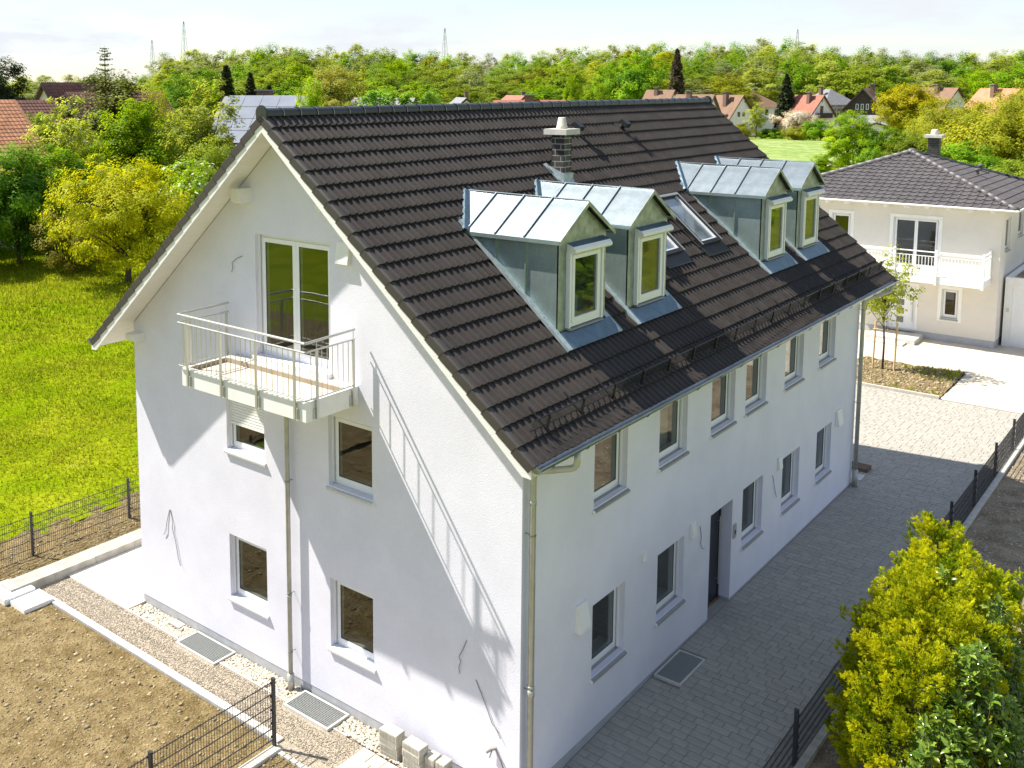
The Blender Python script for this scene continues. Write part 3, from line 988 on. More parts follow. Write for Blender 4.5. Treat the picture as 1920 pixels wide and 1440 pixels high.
for c in range(NC):
    s0 = c * TC
    if c == 0:
        pass
    OR_ = Vector((CX + s0 * cph, 0, HR - s0 * sph))
    OL_ = Vector((CX - s0 * cph, 0, HR - s0 * sph))
    piece('verge_tile', vme2, roof, axes(Xr, Yr, Zr, OR_ + Vector((0, YA, 0))))
    piece('verge_tile', vme, roof, axes(Xl, Yl, Zl, OL_ + Vector((0, YA, 0))))
    piece('verge_tile', vme, roof, axes(Xr, Yr, Zr, OR_ + Vector((0, YB, 0))))
    piece('verge_tile', vme2, roof, axes(Xl, Yl, Zl, OL_ + Vector((0, YB, 0))))
# ridge tiles
RP = 0.379
def ridge_mesh():
    b = MB()
    n = 9
    V = []
    for y, r in ((0, .102), (RP * 1.04, .094)):
        for k in range(n):
            a_ = math.pi * (-0.10 + 1.20 * k / (n - 1))
            V.append((math.cos(a_) * r * 1.05, y, math.sin(a_) * r - .02))
    b.add(V, [(i, i + 1, n + i + 1, n + i) for i in range(n - 1)])
    b.m = 1
    V = []
    for y, r in ((-0.008, .106), (.010, .106)):
        for k in range(n):
            a_ = math.pi * (-0.10 + 1.20 * k / (n - 1))
            V.append((math.cos(a_) * r * 1.05, y, math.sin(a_) * r - .02))
    b.add(V, [(i, i + 1, n + i + 1, n + i) for i in range(n - 1)])
    me = b.mesh('ridge_tile', [M['ridge'], M['clip']], True)
    return me
rme = ridge_mesh()
k = 0
y = YA - .03
while y < YB - .2:
    piece('ridge_tile', rme, roof, Matrix.Translation((CX, y, HR + .035 + rnd.uniform(-.003, .003))))
    y += RP
b = MB()
for y0, dy in ((YA - .05, .03), (YB + .01, .03)):
    b.prism([(CX + math.cos(a_) * .128, y0, HR + .02 + math.sin(a_) * .14) for a_ in [R(20 + 17.5 * k) for k in range(9)]] + [(CX - .115, y0, HR - .06), (CX - .04, y0, HR - .16), (CX + .04, y0, HR - .16), (CX + .115, y0, HR - .06)], (0, dy, 0))
b.build('ridge_end_cap', M['ridge'], roof)

# ------------------------------------------------------------------ gutters, downpipes
def gutter(sgn):
    b = MB()
    x = CX + sgn * (W / 2 + XE + .055)
    z = HE + .015
    pr = []
    for r_, rng_ in ((.075, range(0, 9)), (.068, range(8, -1, -1))):
        for k in rng_:
            a_ = math.pi + math.pi * k / 8
            pr.append((x + math.cos(a_) * r_, YA - .03, z + math.sin(a_) * r_))
    b.prism(pr, (0, YB - YA + .06, 0))
    b.tube([(x + sgn * .078, YA - .03, z + .004), (x + sgn * .078, YB + .03, z + .004)], .011, 6)
    for yy in (YA - .034, YB + .028):
        b.prism([(x + math.cos(math.pi + math.pi * k / 10) * .078, yy, z + math.sin(math.pi + math.pi * k / 10) * .078) for k in range(11)], (0, .006, 0))
    return b.build('gutter', M['gutter'], house)
gutter(1); gutter(-1)
def bracket_straps(sgn):
    x = CX + sgn * (W / 2 + XE + .055)
    for k in range(19):
        y = YA + .3 + k * (YB - YA - .6) / 18
        b = MB()
        b.tube([(x + math.cos(math.pi + math.pi * q / 6) * .081, y, HE + .015 + math.sin(math.pi + math.pi * q / 6) * .081) for q in range(7)], .006, 4)
        b.build('gutter_bracket', M['gutter'], house)
bracket_straps(1)
def pipe(pts, r, collars=(), name='downpipe', clamps=()):
    o = empty(name, pts[-1], house)
    # round the corners
    P = [Vector(q) for q in pts]
    Q = [P[0]]
    for i in range(1, len(P) - 1):
        a_, b_, c_ = P[i - 1], P[i], P[i + 1]
        d = min(.10, (a_ - b_).length * .45, (c_ - b_).length * .45)
        p0 = b_ + (a_ - b_).normalized() * d
        p1 = b_ + (c_ - b_).normalized() * d
        for t_ in (0, .33, .66, 1):
            Q.append((p0 * (1 - t_) + b_ * t_) * (1 - t_) + (b_ * (1 - t_) + p1 * t_) * t_)
    Q.append(P[-1])
    MB().tube(Q, r, 14).build('pipe', M['pipe'], o, smooth=True)
    x, y = pts[-1][0], pts[-1][1]
    for z, rr, hh in collars:
        MB().tube([(x, y, z), (x, y, z + hh)], rr, 14).build('collar', M['pipe'], o, smooth=True)
    for z, wx, wy in clamps:
        b = MB()
        b.tube([(x, y, z), (wx, wy, z)], .007, 5)
        b.tube([(x, y, z - .012), (x, y, z + .012)], r + .006, 12)
        b.build('clamp', M['gutter'], o)
    return o
GX = XE + .055
pipe([(GX, 0.42, HE - .05), (GX, 0.42, HE - .28), (.115, .09, HE - .36), (.115, .09, -.3)], .046, [(4.45, .052, .05), (1.75, .053, .03), (1.62, .055, .10)], clamps=[(4.0, 0, .09), (1.7, 0, .09)])
pipe([(GX, L + .42, HE - .05), (GX, L + .42, HE - .22), (.115, L - .10, HE - .42), (.115, L - .10, -.2)], .050, [(.0, .066, .45)], clamps=[(4.6, 0, L - .1), (2.2, 0, L - .1), (.6, 0, L - .1)])
pipe([(-W - GX, .45, HE - .05), (-W - GX, .45, HE - .2), (-W - .11, .45, HE - .5), (-W - .11, .45, -.2)], .046)
pipe([(-4.62, -.11, 5.19), (-4.62, -.11, 4.9), (-4.62, -.11, -.15)], .040, [(-.15, .062, .30), (1.55, .046, .03)], clamps=[(3.6, -4.62, 0), (1.6, -4.62, 0), (.55, -4.62, 0)])

# ------------------------------------------------------------------ snow guards
def snowguard(sgn):
    r_ = empty('snow_guard', (CX + sgn * (W / 2 + .2), L / 2, HE + .3), house)
    Yd, Zd = (Yr, Zr) if sgn > 0 else (Yl, Zl)
    s0 = SLEN - .43
    base = lambda y, n_, ds=0: Vector((CX, y, HR)) + Yd * (s0 + ds) + Zd * n_
    y0, y1 = YA + .32, YB - .12
    b = MB()
    up_ = Vector((0, 0, 1))
    rail = lambda y, h: base(y, .07) + (Zd * .55 + up_ * .45) * h
    b.tube([rail(y0, 0.0), rail(y1, 0.0)], .008, 5)
    b.tube([rail(y0, 0.19), rail(y1, 0.19)], .011, 5)
    k = y0
    while k < y1:
        b.tube([rail(k, 0), rail(k, .19)], .004, 4)
        k += .052
    b.build('grille', M['black'], r_)
    ny = 18
    for i in range(ny):
        y = y0 + .35 + i * (y1 - y0 - .7) / (ny - 1)
        b = MB()
        w = .02
        w = .012
        b.prism([base(y - w, .048, -.32), base(y - w, .060, -.32), base(y - w, .060, .10), base(y - w, .048, .10)], (0, 2 * w, 0))
        b.prism([base(y - w, .0605, .04), rail(y - w, .22), rail(y - w, .22) + Yd * .03, base(y - w, .0605, .085)], (0, 2 * w, 0))
        b.build('bracket', M['black'], r_)
snowguard(1)
if True:
    snowguard(-1)

# ------------------------------------------------------------------ dormers
def dormer(yc, k):
    d = empty('dormer', (-.646, yc, 6.35), house)
    xf = -.646
    hw = .72
    zE, zP = 7.85, 8.36
    zr = lambda x: deck_z(x)
    xb = CX + (HR - zE) / SL           # where the cheek top meets the roof
    xr = CX + (HR - zP) / SL
    # cheeks: three sheets split by standing seams
    xs = [xf - .002, -1.24, -1.81, xb - .05]
    for sgn in (-1, 1):
        y = yc + sgn * hw
        for a_, b_ in zip(xs[:-1], xs[1:]):
            g_ = .004
            P = [(a_ - g_, y, zr(a_) - .05), (b_ + g_, y, min(zE, zr(b_)) - .05), (b_ + g_, y, zE - .005), (a_ - g_, y, zE - .005)]
            MB().prism(P, (0, -sgn * .02, 0)).build('cheek_panel', M['zinc'], d)
        for q in xs[1:3]:
            MB().box(q - .012, q + .012, min(y, y + sgn * .030), max(y, y + sgn * .030), zr(q) - .02, zE - .02).build('seam', M['zinc'], d)
        # side flashing lying on the tiles
        s_a = (xb - CX) / cph - .16
        s_b = (xf - CX) / cph + .30
        ya, yb = (y - .105, y - .001) if sgn < 0 else (y + .001, y + .105)
        pt = lambda s_, yy, n_: Vector((CX + s_ * cph, yy, HR - s_ * sph)) + Zr * n_
        b = MB()
        nn = .068
        b.prism([pt(s_a, ya, nn), pt(s_b, ya, nn), pt(s_b, yb, nn + .01), pt(s_a, yb, nn + .01)], Zr * .006)
        b.prism([pt(s_a, ya - .012 if sgn < 0 else yb, nn - .03), pt(s_b, ya - .012 if sgn < 0 else yb, nn - .03), pt(s_b, ya - .012 if sgn < 0 else yb, nn + .022), pt(s_a, ya - .012 if sgn < 0 else yb, nn + .022)], (0, .012, 0))
        b.build('flashing', M['flash'], d)
    # front sheet with window opening
    wy0, wy1, wz0, wz1 = yc - .455, yc + .475, 6.44, 7.62
    fb = zr(xf) + .02
    b = MB()
    t_ = .03
    def fbox(y0, y1, z0, z1):
        b.box(xf - t_, xf, y0, y1, z0, z1)
    fbox(yc - hw, wy0, fb, zE)
    fbox(wy1, yc + hw, fb, zE)
    fbox(wy0, wy1, fb, wz0)
    fbox(wy0, wy1, wz1, zE)
    b.prism([(xf - t_, yc - hw, zE + .0005), (xf - t_, yc + hw, zE + .0005), (xf - t_, yc, zP - .05)], (t_, 0, 0))
    b.build('front_sheet', M['zincfront'], d)
    # window
    fr = F((xf, 0, 0), (0, 1, 0), (1, 0, 0))
    b = MB()
    f_ = .05
    b.box(wy0 - .0, wy0 + f_, .002, .05, wz0 + .0, wz1, fr); b.box(wy1 - f_, wy1, .002, .05, wz0, wz1, fr)
    b.box(wy0 + f_, wy1 - f_, .002, .05, wz0 + .0, wz0 + f_, fr); b.box(wy0 + f_, wy1 - f_, .002, .05, wz1 - f_, wz1, fr)
    b.build('window_frame', M['pvc'], d)
    b = MB()
    a0, a1, c0, c1 = wy0 + f_ + .003, wy1 - f_ - .003, wz0 + f_ + .003, wz1 - f_ - .003
    s_ = .065
    b.box(a0, a0 + s_, .006, .062, c0, c1, fr); b.box(a1 - s_, a1, .006, .062, c0, c1, fr)
    b.box(a0 + s_, a1 - s_, .006, .062, c0, c0 + s_ + .02, fr); b.box(a0 + s_, a1 - s_, .006, .062, c1 - s_, c1, fr)
    b.build('window_sash', M['pvc'], d)
    MB().box(a0 + s_ + .001, a1 - s_ - .001, .02, .032, c0 + s_ + .021, c1 - s_ - .001, fr).build('pane', M['clear'], d)
    b = MB()
    A = [(x_, y_, z_) for x_ in (xf - t_ - .002, xf - 1.1) for (y_, z_) in ((yc - .62, 6.36), (yc + .62, 6.36), (yc + .62, 7.78), (yc - .62, 7.78))]
    b.add(A, [(4, 5, 6, 7), (0, 1, 5, 4), (1, 2, 6, 5), (2, 3, 7, 6), (3, 0, 4, 7)])
    b.build('interior', M['room'], d)
    if k == 0:
        b = MB()
        for q in range(7):
            na, nb2 = (.10, .15) if q % 2 else (.15, .10)
            y_ = yc - .40 + q * .06
            b.quad((xf - na, y_, 6.45), (xf - nb2, y_ + .06, 6.45), (xf - nb2, y_ + .06, 6.98 - .02 * q), (xf - na, y_, 7.0 - .02 * q))
        b.build('curtain', M['curtain'], d)
    for q in (wy0 - .055, wy1 + .015):
        MB().box(q, q + .04, .002, .075, wz0 - .01, wz1 - .0, fr).build('guide_rail', M['pvc'], d)
    # roller shutter box with a sloped top
    y0 = yc - .50
    b = MB()
    b.prism([(xf + .002, y0, 7.60), (xf + .14, y0, 7.60), (xf + .165, y0, 7.625), (xf + .165, y0, 7.665), (xf + .12, y0, 7.71), (xf + .002, y0, 7.755)], (0, 1.14, 0))
    b.build('shutter_box', M['whitepaint'], d)
    b = MB()
    b.prism([(xf + .002, y0 + .01, 7.757), (xf + .12, y0 + .01, 7.712), (xf + .12, y0 + .01, 7.718), (xf + .002, y0 + .01, 7.763)], (0, 1.12, 0))
    b.build('shutter_lid', M['lead'], d)
    MB().prism([(xf + .002, wy0 - .06, 6.425), (xf + .09, wy0 - .06, 6.405), (xf + .09, wy0 - .06, 6.395), (xf + .002, wy0 - .06, 6.41)], (0, wy1 - wy0 + .12, 0)).build('sill', M['sill'], d)
    # apron
    pt = lambda s_, yy, n_: Vector((CX + s_ * cph, yy, HR - s_ * sph)) + Zr * n_
    s0 = (xf - CX) / cph - .01
    b = MB()
    b.prism([pt(s0, yc - hw + .0, .085), pt(s0 + .31, yc - hw - .0, .068), pt(s0 + .31, yc + hw + .08, .068), pt(s0, yc + hw + .08, .085)], Zr * .006)
    b.build('apron', M['lead'], d)
    # roof sheets, four on each side, separated by standing seams
    ov = .12
    zEo = zE - .03
    for sgn in (-1, 1):
        xcuts = [xf + .09, -1.21, -1.76, -2.32, None]
        for i in range(4):
            x0 = xcuts[i]
            x1 = xcuts[i + 1]
            if x1 is None:
                P = [(x0 - .003, yc, zP), (x0 - .003, yc + sgn * (hw + ov), zEo), (xb - .02, yc + sgn * (hw + ov), zEo + .03), (xr - .05, yc, zP + .026)]
            else:
                P = [(x0 - .003, yc, zP), (x0 - .003, yc + sgn * (hw + ov), zEo), (x1 + .003, yc + sgn * (hw + ov), zEo), (x1 + .003, yc, zP)]
            MB().prism(P, (0, 0, .016)).build('roof_sheet', M['zinctop'], d)
        for q in xcuts[1:4]:
            b = MB()
            w = .009
            P = [(q - w, yc, zP + .017), (q - w, yc + sgn * (hw + ov), zEo + .017), (q - w, yc + sgn * (hw + ov), zEo + .050), (q - w, yc, zP + .050)]
            b.prism(P, (2 * w, 0, 0))
            b.build('roof_seam', M['zinctop'], d)
        b = MB()
        P = [(xf + .088, yc, zP + .02), (xf + .088, yc + sgn * (hw + ov + .01), zEo + .012), (xf + .088, yc + sgn * (hw + ov + .01), zEo - .06), (xf + .088, yc, zP - .055)]
        b.prism(P, (.012, 0, 0))
        b.build('verge_trim', M['zincfront'], d)
        y_e = yc + sgn * (hw + ov)
        MB().box(xb - .02, xf + .09, min(y_e, y_e + sgn * .012), max(y_e, y_e + sgn * .012), zEo - .045, zEo + .016).build('eave_trim', M['zinc'], d)
        # underside of the small overhang
        P = [(xf + .08, yc + sgn * hw, zE - .012), (xf + .08, yc + sgn * (hw + ov - .002), zEo - .02), (xb, yc + sgn * (hw + ov - .002), zEo - .02), (xb, yc + sgn * hw, zE - .012)]
        MB().prism(P, (0, 0, .008)).build('eave_soffit', M['zinc'], d)
        # flashing dressed over the tiles behind the dormer roof
        n_ = 9
        lift = .085 / cph
        up3 = Vector((-cph, 0, sph))
        b = MB()
        pts2 = []
        for q in range(n_):
            f_ = q / (n_ - 1)
            yy = yc + sgn * (hw + ov) * f_
            zz = zP + .030 + (zEo + .03 - zP - .030) * f_
            x_ = CX + (HR + lift - zz) / SL
            w_ = .06 + .010 * (q % 2)
            A = Vector((x_, yy, zz + .012))
            B = A + up3 * w_ + Vector((0, sgn * .06, 0))
            C2 = B + up3 * .02 - Zr * .05
            pts2.append((A, B, C2))
        for q in range(n_ - 1):
            b.quad(pts2[q][0], pts2[q + 1][0], pts2[q + 1][1], pts2[q][1])
            b.quad(pts2[q][1], pts2[q + 1][1], pts2[q + 1][2], pts2[q][2])
        b.build('valley_flashing', M['lead'], d)
    MB().tube([(xf + .09, yc, zP + .018), (xr - .1, yc, zP + .042)], .014, 6).build('ridge_roll', M['zinctop'], d)
    return d
for k, q in enumerate(DORM):
    dormer(q, k)

# ------------------------------------------------------------------ skylights
def skylight(y0, y1):
    s = empty('skylight', (-1.8, (y0 + y1) / 2, 7.4), house)
    sa, sb = (-2.30 - CX) / cph, (-1.24 - CX) / cph
    fr = F(Vector((CX, 0, HR)), (0, 1, 0), Zr, Yr)   # u = y, n = off the slope, z = down the slope
    b = MB()
    w = .085
    b.box(y0, y0 + w, 0, .13, sa, sb, fr); b.box(y1 - w, y1, 0, .13, sa, sb, fr)
    b.box(y0 + w, y1 - w, 0, .13, sa, sa + w, fr); b.box(y0 + w, y1 - w, 0, .13, sb - w, sb, fr)
    b.build('frame', M['black'], s)
    b = MB()
    b.box(y0 - .02, y0 + .02, .131, .14, sa, sb, fr); b.box(y1 - .02, y1 + .02, .131, .14, sa, sb, fr)
    b.box(y0 + .021, y1 - .021, .131, .14, sa, sa + .06, fr)
    b.build('frame_cover', M['sill'], s)
    b = MB()
    w2 = .04
    b.box(y0 + w + .001, y0 + w + w2, .06, .11, sa + w, sb - w, fr); b.box(y1 - w - w2, y1 - w - .001, .06, .11, sa + w, sb - w, fr)
    b.box(y0 + w + w2, y1 - w - w2, .06, .11, sb - w - w2, sb - w - .001, fr)
    b.build('inner_frame', M['pvc'], s)
    MB().box(y0 + w + .002, y1 - w - .002, .062, .078, sa + w + .001, sb - w - w2 - .002, fr).build('pane', M['skyglass'], s)
    b = MB()
    b.box(y0 - .06, y1 + .06, .062, .072, sb + .001, sb + .27, fr)
    b.build('apron', M['black'], s)
    b = MB()
    b.box(y0 - .09, y0 - .021, .05, .06, sa - .05, sb, fr); b.box(y1 + .021, y1 + .09, .05, .06, sa - .05, sb, fr)
    b.build('side_flashing', M['tile'], s)
skylight(8.30, 9.24)
skylight(6.49, 7.43)

# ------------------------------------------------------------------ chimney
ch = empty('chimney', (-2.99, 5.77, 8.3), house)
cx0, cx1, cy0, cy1 = -3.135, -2.845, 5.62, 5.91
MB().box(cx0 + .012, cx1 - .012, cy0 + .012, cy1 - .012, 8.0, 9.235).build('shaft', M['mortar'], ch)
zc = 8.28
hb, j = .094, .018
row = 0
while zc < 9.22:
    z1 = min(zc + hb, 9.225)
    for side in range(4):
        if side == 0:
            f_ = F((cx0, cy0, 0), (1, 0, 0), (0, -1, 0)); ln = cx1 - cx0
        elif side == 1:
            f_ = F((cx1, cy0, 0), (0, 1, 0), (1, 0, 0)); ln = cy1 - cy0
        elif side == 2:
            f_ = F((cx1, cy1, 0), (-1, 0, 0), (0, 1, 0)); ln = cx1 - cx0
        else:
            f_ = F((cx0, cy1, 0), (0, -1, 0), (-1, 0, 0)); ln = cy1 - cy0
        cut = .08 if (row + side) % 2 else ln - .08
        for a_, b_ in ((.004, cut - j / 2), (cut + j / 2, ln - .004)):
            MB().box(a_, b_, -.012, -.009, zc, z1, f_).build('brick', M['brick'], ch)
    zc += hb + j
    row += 1
MB().box(cx0 - .11, cx1 + .11, cy0 - .11, cy1 + .11, 9.237, 9.345).build('cap', M['concrete'], ch)
MB().lathe(((cx0 + cx1) / 2, (cy0 + cy1) / 2, 9.346), [(.105, 0), (.108, .05), (.10, .06), (.072, .215), (.066, .22), (.05, .16)], 18).build('pot', M['pot'], ch, smooth=True)
b = MB()
g_ = .018
dz = lambda x: deck_z(x)
# stepped skirt round the foot
for y_, sg in ((cy0 - g_, -1), (cy1 + g_, 1)):
    b.prism([(cx0 - .05, y_, dz(cx0 - .05) + .02), (cx1 + .03, y_, dz(cx1 + .03) + .02), (cx1 + .03, y_, dz(cx1 + .03) + .26), (cx0 - .02, y_, dz(cx0) + .12)], (0, sg * .008, 0))
    yo = y_ + sg * .11
    b.quad((cx0 - .1, y_, dz(cx0 - .1) + .09), (cx1 + .16, y_, dz(cx1 + .16) + .09), (cx1 + .16, yo, dz(cx1 + .16) + .075), (cx0 - .1, yo, dz(cx0 - .1) + .075))
b.prism([(cx1 + .018, cy0 - g_, dz(cx1) - .05), (cx1 + .018, cy1 + g_, dz(cx1) - .05), (cx1 + .018, cy1 + g_, dz(cx1) + .24), (cx1 + .018, cy0 - g_, dz(cx1) + .24)], (.008, 0, 0))
b.quad((cx1 + .02, cy0 - g_, dz(cx1 + .02) + .12), (cx1 + .02, cy1 + g_, dz(cx1 + .02) + .12), (cx1 + .26, cy1 + .13, dz(cx1 + .26) + .07), (cx1 + .26, cy0 - .13, dz(cx1 + .26) + .07))
b.build('flashing', M['flash'], ch)

# roof vents
for (vx, vy) in ((-3.90, 9.78), (-3.90, 7.70)):
    v = empty('roof_vent', (vx, vy, deck_z(vx)), house)
    A = Vector((vx, vy, deck_z(vx)))
    MB().tube([A + Zr * .02, A + Zr * .16], .065, 12).build('pipe', M['black'], v)
    fr = F(A + Zr * .16, (0, 1, 0), Zr, Yr)
    b = MB()
    b.prism([fr.p(-.10, 0, -.11), fr.p(-.10, .09, -.09), fr.p(-.10, .10, .10), fr.p(-.10, 0, .12)], (0, .20, 0))
    b.build('hood', M['black'], v)
    MB().box(-.13, .13, .03, .045, -.18, .15, F(A, (0, 1, 0), Zr, Yr)).build('base_plate', M['tile'], v)

# ------------------------------------------------------------------ balcony
bal = empty('balcony', (-4.55, -.57, 5.22), house)
bx0, bx1, bd, bz0, bz1 = -6.041, -3.074, 1.139, 5.218, 5.523
tr = .07
b = MB()
b.box(bx0, bx1, -bd, -bd + tr, bz0, bz1)
b.box(bx0, bx0 + tr, -bd + tr, -.002, bz0, bz1)
b.box(bx1 - tr, bx1, -bd + tr, -.002, bz0, bz1)
b.box(bx0 + tr, bx1 - tr, -bd + tr, -.002, bz0, bz0 + .05)
b.build('slab', M['whitepaint'], bal)
MB().box(bx0 + tr + .012, bx1 - tr - .012, -bd + tr + .012, -.27, bz0 + .051, bz1 - .075).build('floor', M['deck'], bal)
b = MB()
b.box(bx0 + tr + .001, bx0 + tr + .011, -bd + tr + .012, -.27, bz0 + .051, bz1 - .006)
b.box(bx0 + tr + .001, bx1 - tr - .001, -.269, -.259, bz0 + .051, bz1 + .004)
b.box(bx1 - tr - .011, bx1 - tr - .001, -bd + tr + .012, -.27, bz0 + .051, bz1 - .006)
b.box(bx0 + tr + .012, bx1 - tr - .012, -bd + tr + .001, -bd + tr + .011, bz0 + .051, bz1 - .006)
b.build('upstand', M['ledge'], bal)
MB().box(bx0 + tr + .001, bx1 - tr - .001, -.258, -.002, bz0 + .051, bz1 + .012).build('ledge', M['terrace'], bal)
MB().box(bdoor[0] - .03, bdoor[1] + .03, -.10, -.002, bz1 + .013, 5.616).build('door_threshold', M['whitepaint'], bal)
fy = -bd - .032
px_l, px_r = bx0 - .032, bx1 + .032
zt, zh, zb_ = 6.295, 6.430, 5.565
posts = [(-5.85, fy), (-4.99, fy), (-4.14, fy), (-3.28, fy), (px_r, -.93), (px_r, -.14), (px_l, -.93), (px_l, -.14)]
for (x, y) in posts:
    onf = abs(y - fy) < 1e-6
    b = MB()
    hw_, hd = (.022, .012) if onf else (.012, .022)
    b.box(x - hw_, x + hw_, y - hd, y + hd, 5.235, zt + .012)
    b.tube([(x, y, zt + .012), (x, y, zh)], .006, 6)
    b.build('post', M['steel'], bal)
    b = MB()
    if onf:
        b.box(x + .025, x + .065, -bd - .016, -bd - .001, 5.24, 5.40)
    else:
        s_ = 1 if x > bx0 + 1 else -1
        xo = bx1 + .001 if s_ > 0 else bx0 - .016
        b.box(xo, xo + .015, y - .065, y - .025, 5.24, 5.40)
    b.build('bracket', M['steel'], bal)
rail = lambda z, ex: [(px_l + .01, -.10, z + .02 * (z == zh)), (px_l, fy, z), (px_r, fy, z), (px_r - .01, -.10, z + .02 * (z == zh))]
for nm, z, r_ in (('handrail', zh, .021), ('top_rail', zt, .015), ('bottom_rail', zb_, .012)):
    b = MB()
    P = rail(z, 0)
    for a_, b_ in zip(P[:-1], P[1:]):
        b.tube([a_, b_], r_, 10)
    b.build(nm, M['steel'], bal, smooth=False)
bb = MB().tube([(0, 0, 0), (0, 0, zt - zb_)], .0065, 6).mesh('baluster', M['steel'])
def balrow(a, b_, fixed, axis):
    n_ = int(round(abs(b_ - a) / .121))
    for i in range(1, n_):
        q = a + (b_ - a) * i / n_
        pos = (q, fixed) if axis == 'x' else (fixed, q)
        if any(math.hypot(pos[0] - p_[0], pos[1] - p_[1]) < .035 for p_ in posts):
            continue
        piece('baluster', bb, bal, Matrix.Translation((pos[0], pos[1], zb_)))
balrow(px_l, px_r, fy, 'x'); balrow(fy, -.14, px_r, 'y'); balrow(fy, -.14, px_l, 'y')

# ------------------------------------------------------------------ wall fittings
def vent_hood(fr, u, z, w, h, name='vent_hood'):
    b = MB()
    d0, d1 = .035, .105 * (h / .4)
    P = [fr.p(u - w / 2, .002, z), fr.p(u - w / 2, d1, z), fr.p(u - w / 2, d1, z + .05 * h / .4), fr.p(u - w / 2, d0, z + h), fr.p(u - w / 2, .002, z + h)]
    b.prism(P, fr.U * w)
    b.build(name, M['whitepaint'], house)
vent_hood(LF_, 1.62, 1.92, .30, .42)
vent_hood(LF_, 13.80, 1.94, .34, .38)
vent_hood(LF_, 5.58, 2.00, .17, .26, 'wall_lamp')
vent_hood(LF_, 9.88, 2.00, .17, .26, 'wall_lamp')
vent_hood(LF_, 3.69, 2.24, .10, .14, 'sensor')
vent_hood(GF_, -3.34 + W, 7.43, .27, .34)
bp_ = MB().box(7.47 + .02, 7.47 + .14, .002, .03, 1.28, 1.56, LF_).build('doorbell_panel', M['steel'], house)
b = MB().box(7.52, 7.57, .0305, .034, 1.36, 1.44, LF_).build('doorbell_button', M['black'], house)
def cable(fr, pts, r=.006):
    b = MB()
    b.tube([fr.p(*q) for q in pts], r, 5)
    b.build('cable_stub', M['cable'], house)
cable(LF_, [(5.92, .004, 2.08), (5.95, .02, 1.9), (5.95, .015, 1.72), (5.99, .03, 1.62), (6.06, .04, 1.60)])
cable(LF_, [(9.55, .004, 1.95), (9.62, .02, 1.7), (9.72, .02, 1.5), (9.72, .04, 1.42)])
cable(GF_, [(W - 8.09, .004, 2.08), (W - 8.18, .015, 1.79), (W - 8.21, .02, 1.62), (W - 8.29, .02, 1.52)])
cable(GF_, [(W - 8.06, .004, 2.09), (W - 7.98, .015, 1.86), (W - 8.00, .02, 1.74), (W - 7.91, .018, 1.50), (W - 7.84, .02, 1.20), (W - 7.76, .03, 1.05)])
cable(GF_, [(W - .94, .004, 2.10), (W - 1.00, .015, 1.94), (W - 1.07, .02, 1.80), (W - 1.03, .025, 1.74), (W - 1.07, .02, 1.64), (W - 1.06, .02, 1.54)])
cable(GF_, [(W - .77, .004, 1.55), (W - .66, .015, 1.38), (W - .55, .018, 1.18), (W - .46, .02, 1.0), (W - .40, .02, .97), (W - .31, .025, .84)])
cable(GF_, [(W - 5.77, .004, 7.29), (W - 5.90, .02, 7.24), (W - 6.03, .02, 7.15), (W - 6.01, .025, 7.06), (W - 6.05, .02, 6.98)])
b = MB()
b.tube([GF_.p(W - .40, .004, .64), GF_.p(W - .46, .05, .62), GF_.p(W - .52, .07, .56)], .020, 8)
b.tube([GF_.p(W - .44, .05, .62), GF_.p(W - .47, .07, .50)], .010, 6)
b.tube([GF_.p(W - .40, .02, .63), GF_.p(W - .30, .03, .50), GF_.p(W - .22, .03, .35)], .012, 6)
b.build('water_tap', M['cable'], house)
cable(GF_, [(W - .92, .004, .06), (W - .83, .03, .13), (W - .70, .04, .10), (W - .64, .03, -.04)], .008)

# ================================================================== THINGS ROUND THE HOUSE
def grating(x0, x1, y0, y1, z, label, along='x', pit=True):
    g = empty('light_well_grating', ((x0 + x1) / 2, (y0 + y1) / 2, z - .1))
    tag(g, label, 'grating', 'light well gratings in the ground beside the house')
    b = MB()
    w = .035
    b.box(x0, x1, y0, y0 + w, z - .12, z); b.box(x0, x1, y1 - w, y1, z - .12, z)
    b.box(x0, x0 + w, y0 + w, y1 - w, z - .12, z); b.box(x1 - w, x1, y0 + w, y1 - w, z - .12, z)
    b.build('frame', M['concrete'], g)
    b = MB()
    k = x0 + w + .016
    while k < x1 - w:
        b.box(k - .0016, k + .0016, y0 + w, y1 - w, z - .026, z - .004); k += .0333
    k = y0 + w + .016
    while k < y1 - w:
        b.box(x0 + w, x1 - w, k - .0035, k + .0035, z - .022, z - .005); k += .0333
    b.build('grid', M['grate'], g)
    MB().box(x0 + w, x1 - w, y0 + w, y1 - w, z - .5, z - .119).build('shaft_floor', M['joint'], g)
grating(-7.28, -6.17, -.55, -.03, -.085, 'steel grating in the white pebbles left of the thin pipe')
grating(-4.35, -3.31, -.55, -.03, -.075, 'steel grating at the wall foot right of the thin pipe')
grating(.02, .52, 4.14, 5.16, .004, 'dark grating set in the grey driveway under a ground floor window')
b = MB().box(-7.96, -7.66, -.19, -.03, -.2, -.098)
tag(b.build('drain_cover', M['curb']), 'small grey plate lying in the white pebbles', 'drain cover')

